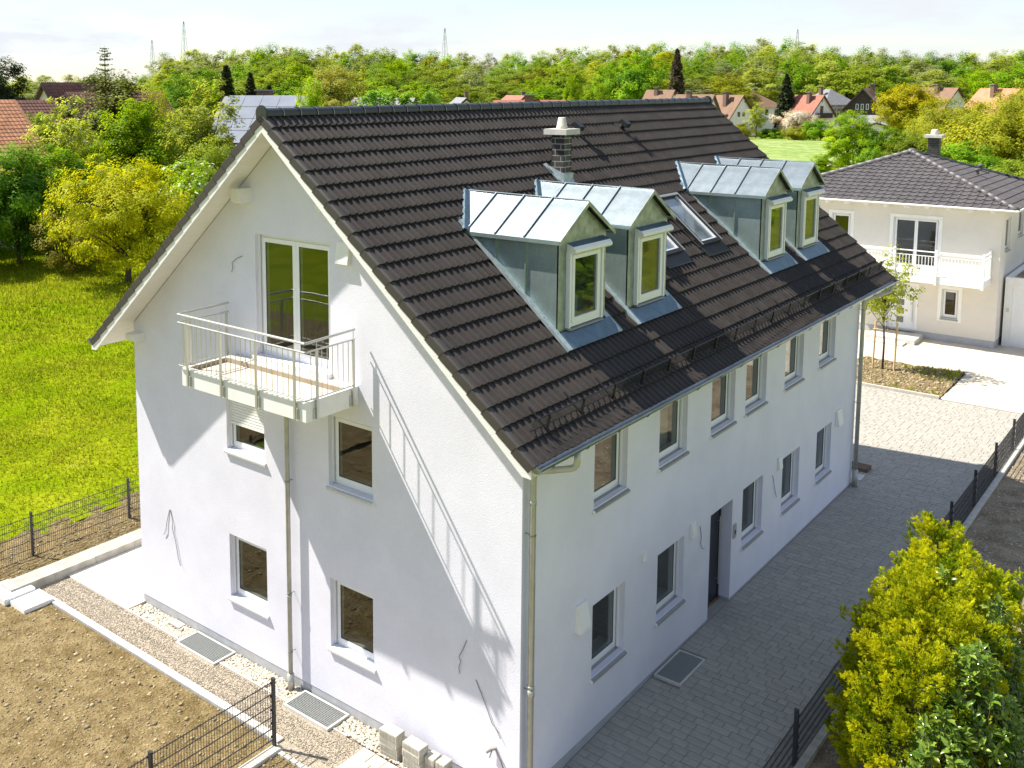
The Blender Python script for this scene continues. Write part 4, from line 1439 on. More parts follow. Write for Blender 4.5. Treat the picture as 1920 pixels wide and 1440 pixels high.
# pebbles (loose stones nobody could count)
def ico():
    import bmesh
    bm = bmesh.new()
    bmesh.ops.create_icosphere(bm, subdivisions=1, radius=1)
    V = np.array([v.co[:] for v in bm.verts]); Fc = np.array([[v.index for v in f.verts] for f in bm.faces])
    bm.free()
    return V, Fc
IV, IF = ico()
def octa():
    V = np.array([(1, 0, 0), (0, 1, 0), (-1, 0, 0), (0, -1, 0), (0, 0, 1), (0, 0, -1)], float)
    return V, np.array([(0, 1, 4), (1, 2, 4), (2, 3, 4), (3, 0, 4), (1, 0, 5), (2, 1, 5), (3, 2, 5), (0, 3, 5)])
OV, OF = octa()
def stones(name, pts, size, mat, kind='ico', flat=.65):
    BV, BF = (IV, IF) if kind == 'ico' else (OV, OF)
    n = len(pts)
    s = np.asarray(size)[:, None, None]
    a = rng.uniform(0, 6.28, n)
    sc = rng.uniform(.7, 1.3, (n, 1, 3)) * np.array([1, 1, flat])
    V = BV[None] * sc
    V = V * (1 + rng.normal(0, .10, (n, len(BV), 1)))
    ca, sa = np.cos(a)[:, None], np.sin(a)[:, None]
    X = V[..., 0] * ca - V[..., 1] * sa
    Y = V[..., 0] * sa + V[..., 1] * ca
    V = np.stack([X, Y, V[..., 2]], -1) * s + np.asarray(pts)[:, None, :]
    Fc = BF[None] + (np.arange(n) * len(BV))[:, None, None]
    t = np.repeat(rng.random(n), len(BV))
    me = fastmesh(name, V.reshape(-1, 3), Fc.reshape(-1, 3), [mat], t, tris=True)
    o = linkobj(name, me)
    o['kind'] = 'stuff'
    return o
def scatter(n, x0, x1, y0, y1, z, avoid=()):
    p = np.stack([rng.uniform(x0, x1, n), rng.uniform(y0, y1, n), np.zeros(n)], -1)
    for (a, b, c, d) in avoid:
        p = p[~((p[:, 0] > a) & (p[:, 0] < b) & (p[:, 1] > c) & (p[:, 1] < d))]
    p[:, 2] = z if np.isscalar(z) else z(p[:, 0], p[:, 1])
    return p
grs = [(-7.30, -6.15, -.6, 0), (-4.37, -3.29, -.6, 0), (-7.98, -7.64, -.21, 0), (-4.70, -4.54, -.19, 0)]
p = scatter(5200, -8.98, -.95, -.395, -.008, -.128, grs)
stones('pebbles', p, rng.uniform(.016, .034, len(p)), M['pebble'])
p = scatter(9000, -11.1, -2.65, -1.12, -.46, -.117, grs)
p = p[~((p[:, 0] < -8.98) & (p[:, 1] > -.45))]
stones('gravel', p, rng.uniform(.007, .015, len(p)), M['gravelstone'], 'octa')
sg = lambda X, Y: -0.115 + 0.02 * vnoise(X, Y, 4, 7) + 0.014 * vnoise(X, Y, 13, 8)
p = scatter(16000, -13.9, -3.75, -8.0, -1.32, sg)
sz = rng.exponential(.009, len(p)) + .006
stones('soil_clods', p, np.minimum(sz, .06), M['soilstone'], 'octa')
sg2 = lambda X, Y: 0.035 * vnoise(X, Y, 5, 5) + 0.018 * vnoise(X, Y, 16, 6)
p = scatter(5000, -13.5, -11.66, -4, 7.0, sg2)
stones('soil_clods', p, np.minimum(rng.exponential(.010, len(p)) + .008, .05), M['soilstone'], 'octa')
sg3 = lambda X, Y: -0.125 + 0.02 * vnoise(X, Y, 4, 9) + 0.012 * vnoise(X, Y, 13, 10)
p = scatter(1500, -3.5, -1.0, -3.0, -1.44, sg3)
stones('soil_clods', p, np.minimum(rng.exponential(.010, len(p)) + .007, .04), M['soilstone'], 'octa')
sg4 = lambda X, Y: -0.02 + 0.02 * vnoise(X, Y, 3, 13) - 0.035 * np.clip(5 - Y, 0, 20)
p = scatter(14000, 2.9, 7.0, 2.0, 24, sg4)
stones('yard_gravel', p, np.minimum(rng.exponential(.010, len(p)) + .008, .05), M['gravelstone'], 'octa')
sg5 = lambda X, Y: 0.03 + 0.05 * vnoise(X, Y, 2.6, 14) + 0.025 * vnoise(X, Y, 9, 15)
p = scatter(2500, -3.48, -.05, 24.55, 28.2, sg5)
stones('bed_clods', p, np.minimum(rng.exponential(.018, len(p)) + .012, .09), M['soilstone'], 'octa')

# stacked concrete blocks
def block(x, y, z, lx, ly, h, label, rot=0.0):
    b = MB()
    c = .006
    X, Y = lx / 2, ly / 2
    b.add([(-X, -Y, 0), (X, -Y, 0), (X, Y, 0), (-X, Y, 0), (-X, -Y, h - c), (X, -Y, h - c), (X, Y, h - c), (-X, Y, h - c),
           (-X + c, -Y + c, h), (X - c, -Y + c, h), (X - c, Y - c, h), (-X + c, Y - c, h)],
          [(3, 2, 1, 0), (8, 9, 10, 11)] + [(i, (i + 1) % 4, 4 + (i + 1) % 4, 4 + i) for i in range(4)] + [(4 + i, 4 + (i + 1) % 4, 8 + (i + 1) % 4, 8 + i) for i in range(4)])
    # spacer ribs on the sides
    k = -X + .02
    while k < X - .02:
        b.box(k, k + .010, -Y - .005, -Y - .0004, .012, h - .016); k += .028
    k = -Y + .02
    while k < Y - .02:
        b.box(X + .0004, X + .005, k, k + .010, .012, h - .016); k += .028
    me = b.mesh('paving_block', M['blockpav'])
    o = linkobj('paving_block', me, loc=(x, y, z))
    o.rotation_euler = (0, 0, rot)
    tag(o, label, 'paving block', 'spare paving blocks stacked by the wall')
    return o
ordn = ['lowest', 'second from the ground', 'third from the ground', 'topmost']
for (sx, sy, lx, ly, n_, nm, r0) in ((-2.17, -.27, .34, .21, 4, 'tall stack nearest the grating', .03), (-1.71, -.265, .34, .21, 4, 'tall stack beside the short ones', -.02)):
    z = -.16 - .02 * (sx > -2)
    for k in range(n_):
        block(sx + rnd.uniform(-.008, .008), sy + rnd.uniform(-.006, .006), z, lx, ly, .112, f'{ordn[k] if k < 3 else "topmost"} paving block of the {nm}', r0 + rnd.uniform(-.02, .02))
        z += .1135
for (sx, sy, nm, n_) in ((-1.44, -.17, 'left short stack', 3), (-1.24, -.155, 'right short stack', 3), (-1.03, -.15, 'lowest stack by the frame edge', 2)):
    z = -.195
    for k in range(n_):
        block(sx, sy + rnd.uniform(-.005, .005), z, .165, .20, .112, f'{"topmost" if k == n_ - 1 else ordn[k]} small paving block of the {nm}', rnd.uniform(-.03, .03))
        z += .1135

# boards and pale slab near the far downpipe
wb = empty('board_pile', (-.02, 16.35, 0)); tag(wb, 'short brown boards lying on the driveway by the far downpipe', 'boards')
for k in range(3):
    MB().box(-.75, .10, 16.22 + k * .12, 16.33 + k * .12, .002, .10 + .008 * k).build('board', M['wood'], wb)
tag(MB().box(-.55, .12, 15.55, 15.95, .002, .018).build('concrete_plate', M['concrete']), 'pale flat plate lying on the driveway by the far downpipe', 'plate')

# ------------------------------------------------------------------ mesh fences
def mesh_fence(name, posts, h, gz, label, post_w=.06, nrows=6):
    f = empty(name, (posts[0][0], posts[0][1], gz(posts[0][1])))
    tag(f, label, 'fence')
    pmx = None
    for (x, y) in posts:
        z = gz(y)
        d0 = Vector((posts[1][0] - posts[0][0], posts[1][1] - posts[0][1], 0)).normalized()
        fr = F((x, y, z), d0, d0.cross(Vector((0, 0, 1))))
        b = MB()
        b.box(-.02, .02, -.03, .03, -.3, h + .05, fr)
        b.box(-.024, .024, -.034, .034, h + .0505, h + .065, fr)
        b.build('post', M['fence'], f)
        b = MB()
        for k in range(5):
            zz = .12 + k * (h - .16) / 4
            b.box(-.03, .03, .0305, .05, zz, zz + .03, fr)
        b.build('clamp', M['fence'], f)
    for (p, q) in zip(posts[:-1], posts[1:]):
        P, Q = Vector((p[0], p[1], gz(p[1]))), Vector((q[0], q[1], gz(q[1])))
        U = Q - P
        ln = U.length
        U.normalize()
        N = Vector((U.x, U.y, 0)).cross(Vector((0, 0, 1))).normalized()
        fr = F(P + N * .045, U, N)
        b = MB()
        k = .03
        while k < ln - .02:
            b.box(k - .0028, k + .0028, -.003, .003, .05, h, fr); k += .05
        for r_ in range(nrows):
            zz = .07 + r_ * (h - .10) / (nrows - 1)
            b.box(.01, ln - .01, -.0095, -.0035, zz - .004, zz + .004, fr)
            b.box(.01, ln - .01, .0035, .0095, zz - .004, zz + .004, fr)
        b.build('mesh_panel', M['fence'], f)
    return f
mesh_fence('mesh_fence', [(-12.40 + .01 * k, -0.55 - 2.47 * 3 + 2.47 * k) for k in range(10)], 1.0, lambda y: -.06, 'anthracite mesh fence between the green lawn and the rear kerb')
mesh_fence('mesh_fence', [(-3.67, -1.36 - 2.28 * k) for k in range(4)], 1.06, lambda y: -.08, 'dark mesh fence across the brown soil in front of the gable')
mesh_fence('mesh_fence', [(2.69, -4.0 + 2.45 * k + .06) for k in range(12)], .85, lambda y: .0 + ground_z(y), 'long black mesh fence between the grey driveway and the brown yard')

# ================================================================== VEGETATION
def quads_mesh(name, C, Nn, size, aspect, mat, tint, fold=0.0):
    """many rhombic leaves: centre, normal, half length"""
    n = len(C)
    Nn = Nn / (np.linalg.norm(Nn, axis=1, keepdims=True) + 1e-9)
    r = rng.normal(size=(n, 3))
    T = np.cross(Nn, r); T /= (np.linalg.norm(T, axis=1, keepdims=True) + 1e-9)
    B = np.cross(Nn, T)
    s = np.asarray(size)[:, None]
    V = np.stack([C - T * s, C + B * s * aspect, C + T * s, C - B * s * aspect], 1)
    if fold:
        V[:, 1] += Nn * s * fold; V[:, 3] += Nn * s * fold
    Fc = np.arange(n * 4).reshape(n, 4)
    return V.reshape(-1, 3), Fc, np.repeat(tint, 4)

def crown_points(n_clump, per, shape, R_, H0, H1, clump_r, seed, flat=.75, shell=.5, noise=.34, tv=(.22, .10)):
    """leaf centres in clumps spread through a crown volume; returns centres, normals, tint"""
    g = np.random.default_rng(seed)
    cs = []
    lump = g.normal(size=(7, 3)); lump /= np.linalg.norm(lump, axis=1, keepdims=True)
    amp = g.uniform(.10, .30, 7)
    while len(cs) < n_clump:
        d = g.normal(size=3); d /= np.linalg.norm(d)
        rr = g.random() ** shell
        mod = 1 + (amp * np.clip(lump @ d, 0, 1) ** 3).sum() - .12
        z = d[2] * rr
        zz = (z + 1) / 2
        w = shape(zz)
        hx = math.hypot(d[0], d[1]) + 1e-6
        q = np.array([d[0] * rr * mod * R_ * w, d[1] * rr * mod * R_ * w, H0 + (H1 - H0) * (.5 + .5 * z * (.9 + .1 * mod))])
        cs.append(q)
    cs = np.array(cs)
    ctr = np.array([0, 0, (H0 + H1) / 2 - .15 * (H1 - H0)])
    out = cs - ctr
    out /= (np.linalg.norm(out, axis=1, keepdims=True) + 1e-9)
    rc = clump_r * g.uniform(.6, 1.35, n_clump)
    L_ = g.normal(size=(n_clump, per, 3))
    L_ /= np.linalg.norm(L_, axis=2, keepdims=True)
    L_ = L_ * (g.random((n_clump, per, 1)) ** .45)
    L_ = L_ + out[:, None] * .35
    P = cs[:, None] + L_ * rc[:, None, None] * np.array([1, 1, flat])
    Nn = L_ * .9 + out[:, None] * .8 + np.array([-.25, -.15, .6]) + g.normal(0, noise, L_.shape)
    tint = np.clip(g.normal(.5, tv[0], (n_clump, 1)) + g.normal(0, tv[1], (n_clump, per)), 0, 1)
    return P.reshape(-1, 3), Nn.reshape(-1, 3), tint.reshape(-1), cs

egg = lambda z: math.sqrt(max(0.02, 1 - (2 * z - .9) ** 2 * .55))
rnd_ = lambda z: 1.0
dome = lambda z: math.sqrt(max(.04, 1 - max(0, (z - .45) / .62) ** 2.2)) * (.72 + .28 * min(1, z / .35))
cone = lambda z: max(.05, 1.25 * (1 - z))
colm = lambda z: .95

def limbs(b, cs, H0, H1, trunk_r, seed, n=9, lean=0.0):
    g = random.Random(seed)
    top = H0 + (H1 - H0) * .8
    tr = [(0, 0, -.3), (g.uniform(-.1, .1), g.uniform(-.1, .1), H0 * .6), (g.uniform(-.2, .2) + lean, g.uniform(-.2, .2), H0 + (H1 - H0) * .3), (g.uniform(-.3, .3) + lean, g.uniform(-.3, .3), top)]
    b.tube(tr, [trunk_r * 1.25, trunk_r, trunk_r * .7, trunk_r * .15], 7)
    idx = list(range(len(cs))); g.shuffle(idx)
    for i in idx[:n]:
        e = Vector(cs[i])
        z0 = H0 * .7 + (min(e.z, top) - H0 * .7) * g.uniform(.25, .6)
        z0 = max(z0, H0 * .6)
        f_ = min(1, max(0, (z0 - 0) / top))
        s = Vector((tr[2][0] * f_, tr[2][1] * f_, z0))
        m = s.lerp(e, .5) + Vector((g.uniform(-.2, .2), g.uniform(-.2, .2), g.uniform(0, .25))) * (e - s).length * .3
        b.tube([s, m, e], [trunk_r * .42, trunk_r * .25, trunk_r * .06], 5, cap=False)

LEAF = {
    'bright': leafmat('bright_leaf', (0.145, 0.282, 0.003), (0.409, 0.528, 0.010), .38),
    'green': leafmat('green_leaf', (0.081, 0.197, 0.007), (0.278, 0.437, 0.014), .35),
    'green2': leafmat('mid_green_leaf', (0.139, 0.208, 0.010), (0.330, 0.400, 0.035), .35),
    'dark': leafmat('dark_leaf', (0.044, 0.127, 0.009), (0.202, 0.368, 0.018), .3),
    'oak': leafmat('yellow_oak_leaf', (0.290, 0.335, 0.004), (0.600, 0.600, 0.012), .35),
    'brown': leafmat('olive_brown_leaf', (0.139, 0.132, 0.012), (0.326, 0.287, 0.046), .3),
    'sapling': leafmat('yellow_green_leaf', (0.222, 0.282, 0.013), (0.494, 0.546, 0.094), .35),
    'olive': leafmat('olive_leaf', (0.178, 0.205, 0.007), (0.401, 0.401, 0.025), .3),
    'fir': leafmat('olive_fir_needle', (0.056, 0.085, 0.011), (0.198, 0.216, 0.034), .15),
    'pine': leafmat('dark_pine_needle', (0.014, 0.026, 0.010), (0.050, 0.070, 0.024), .1),
    'cypress': leafmat('black_green_needle', (0.014, 0.024, 0.007), (0.060, 0.070, 0.014), .1),
    'spruce': leafmat('brown_spruce_needle', (0.053, 0.041, 0.024), (0.128, 0.099, 0.054), .1),
    'willow': leafmat('willow_leaf', (0.240, 0.259, 0.022), (0.490, 0.473, 0.081), .35),
    'chestnut': leafmat('chestnut_leaf', (0.116, 0.264, 0.019), (0.326, 0.512, 0.070), .35),
    'yellow': leafmat('golden_leaf', (0.278, 0.288, 0.004), (0.539, 0.474, 0.011), .35),
    'white': leafmat('white_blossom', (0.450, 0.480, 0.300), (0.720, 0.720, 0.620), .2),
    'pinkish': leafmat('pale_pink_blossom', (0.380, 0.340, 0.270), (0.620, 0.570, 0.500), .2),
    'grey': leafmat('grey_green_leaf', (0.186, 0.232, 0.078), (0.388, 0.419, 0.186), .3),
    'bare': leafmat('pale_budding_twig', (0.220, 0.209, 0.132), (0.396, 0.385, 0.264), .3),
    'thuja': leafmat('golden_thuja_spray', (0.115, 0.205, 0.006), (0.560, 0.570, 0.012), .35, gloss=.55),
    'laurel': leafmat('glossy_laurel_leaf', (0.065, 0.135, 0.012), (0.27, 0.36, 0.05), .2, gloss=.22, spec=.6),
}

PROTO = {}
def make_tree(kind, h, r, seed, leaf, n_clump, per, clump, lsize, shape, h0=.22, trunk=None, shell=.5, nl=9, aspect=.6, extra=None):
    """a tree of height h: returns (trunk mesh, crown mesh)"""
    P, Nn, tint, cs = crown_points(n_clump, per, shape, r, h * h0, h, clump, seed, shell=shell)
    sz = lsize * rng.uniform(.7, 1.35, len(P))
    V, Fc, T = quads_mesh(kind, P, Nn, sz, aspect, None, tint)
    mats = [LEAF[leaf]]
    crown = fastmesh(kind + '_crown', V, Fc, mats, T)
    if extra:
        crown.materials.append(LEAF[extra[0]])
        mi = np.zeros(len(Fc), np.int32)
        # extra material on whole small groups of leaves near the surface
        sel = rng.random(len(Fc)) < extra[1]
        mi[sel] = 1
        crown.polygons.foreach_set('material_index', mi)
    b = MB()
    limbs(b, cs, h * h0, h, trunk or max(.05, h * .018), seed, nl)
    tm = b.mesh(kind + '_trunk', M['bark'], True)
    return tm, crown

def conifer(kind, h, r, seed, leaf, layers=22, per=9, lsize=.12, droop=.35, taper=1.0, dens=22):
    g = np.random.default_rng(seed)
    C, Nn, T = [], [], []
    b = MB()
    b.tube([(0, 0, -.2), (0, 0, h * .5), (0, 0, h)], [h * .02, h * .012, .01], 6)
    for k in range(layers):
        z = h * (.06 + .93 * (k + g.uniform(-.5, .5)) / layers)
        rr = r * (1 - k / layers) ** taper * g.uniform(.8, 1.15) + .08
        for j in range(per):
            a = 6.28 * (j + g.random() * .8) / per + k * .7
            ln = rr * g.uniform(.7, 1.12)
            tt = g.random(dens) ** .7
            w = (1 - tt) * .22 + .07
            x = tt * ln
            off = g.normal(0, 1, dens) * w * ln
            zz = z + .10 * ln - droop * ln * tt ** 1.4 + g.normal(0, .05, dens) * ln - np.abs(off) * .25
            C.append(np.stack([np.cos(a) * x - np.sin(a) * off, np.sin(a) * x + np.cos(a) * off, zz], -1))
            Nn.append(np.stack([np.cos(a) * .5 + g.normal(0, .4, dens), np.sin(a) * .5 + g.normal(0, .4, dens), .8 + g.normal(0, .3, dens)], -1))
            T.append(np.clip(g.normal(.5, .2) + g.normal(0, .12, dens), 0, 1))
            if k % 2 == 0 and j % 2 == 0:
                b.tube([(0, 0, z), (math.cos(a) * ln * .9, math.sin(a) * ln * .9, z + .1 * ln - droop * ln * .85)], [h * .004 + .01, .006], 4, cap=False)
    C = np.concatenate(C); Nn = np.concatenate(Nn); T = np.concatenate(T)
    V, Fc, TT = quads_mesh(kind, C, Nn, lsize * rng.uniform(.7, 1.4, len(C)), .42, None, T)
    return b.mesh(kind + '_trunk', M['bark'], True), fastmesh(kind + '_crown', V, Fc, [LEAF[leaf]], TT)

def place_tree(name, meshes, x, y, z, sc, rot, label, cat='tree', group=None):
    e = empty(name, (x, y, z))
    e.rotation_euler = (0, 0, rot)
    e.scale = sc if isinstance(sc, tuple) else (sc, sc, sc)
    tag(e, label, cat, group)
    for nm, me in zip(('trunk', 'crown'), meshes):
        o = bpy.data.objects.new(nm, me)
        COL.objects.link(o)
        o.parent = e
    return e

PR = {
    'dark': make_tree('dark', 7.0, 2.6, 21, 'dark', 195, 136, .62, 0.091, egg, h0=.08),
    'green': make_tree('green', 7.0, 2.6, 22, 'green', 195, 136, .60, 0.091, egg, h0=.10),
    'green2': make_tree('green2', 7.0, 2.5, 23, 'green2', 195, 119, .62, 0.084, egg, h0=.10, shell=.6),
    'oak': make_tree('oak', 6.6, 3.9, 24, 'oak', 299, 119, .55, 0.073, rnd_, h0=.14, trunk=.17, shell=.62, nl=34),
    'brown': make_tree('brown', 3.6, 1.8, 25, 'brown', 96, 90, .42, 0.060, rnd_, h0=.05, nl=20),
    'bright': make_tree('bright', 9.5, 2.7, 26, 'bright', 221, 144, .62, 0.091, egg, h0=.10),
    'sapling': make_tree('sapling', 10.3, 2.3, 27, 'sapling', 137, 72, .50, 0.100, egg, h0=.18, trunk=.10, shell=.7, nl=26),
    'willow': make_tree('willow', 12, 3.5, 28, 'willow', 221, 144, .75, 0.098, egg, h0=.12),
    'chestnut': make_tree('chestnut', 10.2, 1.4, 29, 'chestnut', 78, 102, .45, 0.112, egg, h0=.4),
    'olive': make_tree('olive', 8.6, 4.4, 30, 'olive', 286, 136, .85, 0.105, rnd_, h0=.05, nl=14),
    'yellow': make_tree('yellow', 10, 5, 31, 'yellow', 221, 102, 1.0, 0.154, egg, h0=.25, nl=14),
    'fir': make_tree('fir', 12.2, 3.6, 32, 'fir', 247, 136, .85, 0.112, egg, h0=.10),
    'pinebig': make_tree('pinebig', 14.3, 4.2, 33, 'pine', 169, 144, .95, 0.140, rnd_, h0=.12),
    'blossom': make_tree('blossom', 6.3, 2.4, 34, 'bright', 130, 70, .50, .10, egg, h0=.10, extra=('white', .16)),
    'blossomw': make_tree('blossomw', 5.2, 3.8, 35, 'pinkish', 132, 90, .7, 0.136, rnd_, h0=.15, nl=18),
    'shrub': make_tree('shrub', 3.6, 2.5, 36, 'green', 104, 102, .6, 0.112, rnd_, h0=.02),
    'shrub2': make_tree('shrub2', 2.5, 2.6, 37, 'olive', 91, 102, .55, 0.112, rnd_, h0=.02),
    'cypress': conifer('cypress', 13, 2.1, 38, 'cypress', 60, 11, .20, .25, .55, 26),
    'cypress2': conifer('cypress2', 13.4, .9, 39, 'oak', 34, 8, .13, .05, .3, 14),
    'spruce': conifer('spruce', 18.4, 3.6, 40, 'spruce', 52, 12, .30, .55, .8, 28),
    'pine': conifer('pine', 13.2, 3.0, 41, 'pine', 46, 12, .26, .35, .75, 26),
    'firtop': conifer('firtop', 5.2, 1.7, 42, 'fir', 13, 5, .13, -.15, .45, 16),
}
BASEDIM = {'dark': (7.0, 2.6), 'green': (7.0, 2.6), 'green2': (7.0, 2.5), 'oak': (6.6, 3.9), 'brown': (3.6, 1.8), 'bright': (9.5, 2.7), 'sapling': (10.3, 2.3), 'willow': (12, 3.5), 'chestnut': (10.2, 1.4), 'olive': (8.6, 4.4), 'yellow': (10, 5), 'fir': (12.2, 3.6), 'pinebig': (14.3, 4.2), 'blossom': (6.3, 2.4), 'blossomw': (5.2, 3.8), 'shrub': (3.6, 2.5), 'shrub2': (2.5, 2.6), 'cypress': (13, 2.1), 'cypress2': (13.4, .9), 'spruce': (18.4, 3.4), 'pine': (13.2, 3.0)}
# kind, x, y, height, crown radius, object name, label
TREES = [
    ('dark', -47.3, 18.2, 7.5, 2.5, 'broadleaf_tree', 'dark green bushy tree at the left edge of the lawn, casting the black shadow'),
    ('dark', -46.5, 14.6, 5.6, 2.4, 'broadleaf_tree', 'dark green tree cut by the left frame edge beside the lawn'),
    ('green', -49.7, 22.1, 6.7, 2.7, 'broadleaf_tree', 'fresh green round tree behind the dark one at the lawn'),
    ('oak', -37.5, 19.0, 6.6, 3.7, 'oak_tree', 'yellow green young oak with thin dark trunk on the lawn beside the roof'),
    ('brown', -42.3, 18.9, 3.6, 1.7, 'shrub', 'brownish shrub between the dark tree and the yellow oak'),
    ('bright', -54.4, 31.4, 9.6, 2.8, 'maple_tree', 'bright yellow green dense tree behind the yellow oak'),
    ('sapling', -52.6, 24.6, 10.2, 2.3, 'slender_tree', 'loose slender tree with hanging yellow green leaves before the orange roof'),
    ('green2', -59.7, 31.0, 7.0, 2.8, 'broadleaf_tree', 'olive green tree behind the slender loose tree'),
    ('fir', -62.6, 35.0, 11.7, 3.9, 'broad_fir', 'broad olive brown fir crown carrying a thin dark spire'),
    ('pinebig', -107.3, 48.2, 14.3, 4.6, 'broad_pine', 'big blackish green tree at the left edge against the sky'),
    ('sapling', -49.0, 33.7, 11.4, 2.5, 'slender_tree', 'loose leaved young tree standing before the solar roof'),
    ('blossom', -40.4, 25.2, 6.3, 2.3, 'blossom_tree', 'tree with white blossom beside the left roof slope'),
    ('green2', -44.0, 30.3, 7.2, 2.0, 'broadleaf_tree', 'grey green tree below the solar roof'),
    ('olive', -64.1, 40.2, 9.9, 2.1, 'broadleaf_tree', 'thin olive tree veiling the maroon roof'),
    ('green', -89.7, 62.8, 12.1, 3.9, 'broadleaf_tree', 'round green tree between maroon roof and black conifers'),
    ('cypress', -91.2, 70.5, 13.3, 2.1, 'conifer', 'tallest black green conifer behind the solar roof'),
    ('cypress', -89.3, 72.8, 12.4, 1.6, 'conifer', 'middle black green conifer behind the solar roof'),
    ('cypress', -86.3, 73.2, 10.8, 1.6, 'conifer', 'shortest black green conifer behind the solar roof'),
    ('willow', -59.1, 56.8, 12.2, 3.5, 'willow_tree', 'big round yellow olive willow behind the ridge start'),
    ('bright', -52.7, 47.6, 11.2, 1.5, 'maple_tree', 'narrow light green tree at the left of the round willow'),
    ('cypress2', -84.2, 88.1, 13.4, .9, 'columnar_tree', 'narrow golden columnar tree right of the round willow'),
    ('chestnut', -39.6, 40.8, 10.3, 1.4, 'chestnut_tree', 'first chestnut top showing above the black ridge'),
    ('chestnut', -38.2, 41.9, 10.2, 1.5, 'chestnut_tree', 'second chestnut top showing above the black ridge'),
    ('chestnut', -36.6, 43.3, 10.2, 1.0, 'chestnut_tree', 'third chestnut top above the ridge, right of a grey roof corner'),
    ('bright', -69.6, 117.6, 11.9, 1.7, 'maple_tree', 'thin yellow green tree above the middle of the ridge'),
    ('bright', -66.8, 119.3, 11.1, 2.6, 'maple_tree', 'wider yellow green tree above the middle of the ridge'),
    ('green', -97.5, 191.3, 17.7, 5.6, 'lime_tree', 'big fresh green tree at the wood edge left of the brown spruce'),
    ('green', -104.7, 192.0, 15.6, 4.2, 'lime_tree', 'fresh green tree adjoining the big one left of the spruce'),
    ('spruce', -87.6, 189.6, 18.6, 3.2, 'spruce_tree', 'tall brownish spruce at the wood edge above the ridge'),
    ('pine', -72.8, 213.0, 13.2, 3.0, 'pine_tree', 'dark conical fir between the two white gabled houses'),
    ('blossomw', -67.6, 204.2, 5.2, 3.9, 'blossom_tree', 'pale pinkish blossom tree before the red roofed house'),
    ('shrub', -56.6, 183.6, 3.8, 2.7, 'shrub', 'round green shrub at the meadow edge below the black balcony'),
    ('shrub2', -59.7, 182.8, 2.5, 2.8, 'shrub', 'olive shrub at the meadow edge left of the round green one'),
    ('sapling', -67.6, 182.9, 7.5, 2.0, 'slender_tree', 'thin young tree before the beige gabled house'),
    ('shrub2', -69.1, 179.1, 2.8, 2.3, 'shrub', 'olive shrub at the meadow edge beside the far verge'),
    ('shrub', -64.9, 184.2, 2.0, 2.6, 'shrub', 'low dark hedge bush at the meadow below the fir'),
    ('bright', -27.9, 107.7, 7.6, 2.6, 'maple_tree', 'yellow green tree by the meadow left of the neighbour roof peak'),
    ('bright', -28.7, 101.2, 3.0, 1.2, 'maple_tree', 'small yellow green bush tree before the field path'),
    ('green', -23.9, 106.8, 5.8, 2.8, 'broadleaf_tree', 'green tree behind the neighbour roof peak'),
    ('green2', -20.1, 103.6, 5.4, 3.1, 'broadleaf_tree', 'olive green tree left of the neighbour chimney'),
    ('yellow', -37.9, 171.3, 10.2, 5.2, 'ornamental_tree', 'golden leaved tree before the brown chalet'),
    ('olive', -21.6, 127.9, 8.5, 4.4, 'broadleaf_tree', 'olive tree behind the neighbour chimney'),
    ('olive', -11.2, 99.1, 8.6, 4.8, 'broadleaf_tree', 'large olive tree at the right behind the neighbour house'),
    ('olive', -10.6, 109.4, 10.7, 3.2, 'broadleaf_tree', 'tall olive tree at the right frame edge'),
    ('green', -11.8, 84.9, 5.4, 3.4, 'broadleaf_tree', 'fresh green bush tree right behind the hip roof'),
    ('green2', -5.8, 75.7, 5.2, 2.8, 'broadleaf_tree', 'green bush tree behind the roof vents at the right'),
    ('green2', -26.5, 137.3, 6.3, 3.0, 'broadleaf_tree', 'olive green tree below the golden one'),
    ('green', -71.1, 33.0, 6.6, 3.0, 'broadleaf_tree', 'green tree in front of the grey white gable'),
    ('shrub', -22.0, 94.9, 4.0, 1.9, 'shrub', 'green bush before the meadow beside the hip roof'),
    ('green2', -53.9, 22.0, 4.6, 1.9, 'broadleaf_tree', 'small green tree below the orange roof'),
    ('green2', -46.5, 25.0, 5.4, 2.3, 'broadleaf_tree', 'mid green tree tucked behind the yellow oak'),
    ('green2', -55.5, 37.2, 9.4, 2.7, 'broadleaf_tree', 'full mid green tree screening the maroon roofs'),
    ('bright', -60.5, 27.5, 8.6, 2.0, 'maple_tree', 'light green tree before the dark brown roof'),
    ('olive', -12.5, 118.0, 9.5, 4.4, 'broadleaf_tree', 'rear olive tree closing the right background'),
]
tr = random.Random(5)
for (k, x, y, h, r, nm, lb) in TREES:
    bh, br = BASEDIM[k]
    place_tree(nm, PR[k], x, y, -.1, (r / br, r / br, h / bh), tr.uniform(0, 6.28), lb, 'shrub' if nm == 'shrub' else 'tree')
for (k, x, y, h, r, lb) in [('green', 15.6, 30.0, 3.4, 1.5, 'small green tree added out of view for the dormer reflections'), ('shrub', 18.6, 35.5, 1.7, 1.5, 'unseen shrub added for the dormer reflections'), ('olive', 20.5, 43.5, 5.0, 2.3, 'unseen olive tree added for the dormer reflections'), ('bright', 16.0, 52.0, 4.6, 1.6, 'unseen bright tree added for the dormer reflections'), ('dark', 22.5, 60.0, 6.0, 2.6, 'unseen dark tree added for the dormer reflections')]:
    bh, br = BASEDIM[k]
    place_tree('unseen_reflection_tree', PR[k], x, y, -.1, (r / br, r / br, h / bh), tr.uniform(0, 6.28), lb, 'tree')  # out of view, added only to break up the dormer pane reflections
e = place_tree('fir_spire', PR['firtop'], -63.2, 34.9, 10.6, (.55, .55, .58), 1.0, 'thin dark spire of a fir rising over the olive crown', 'tree')

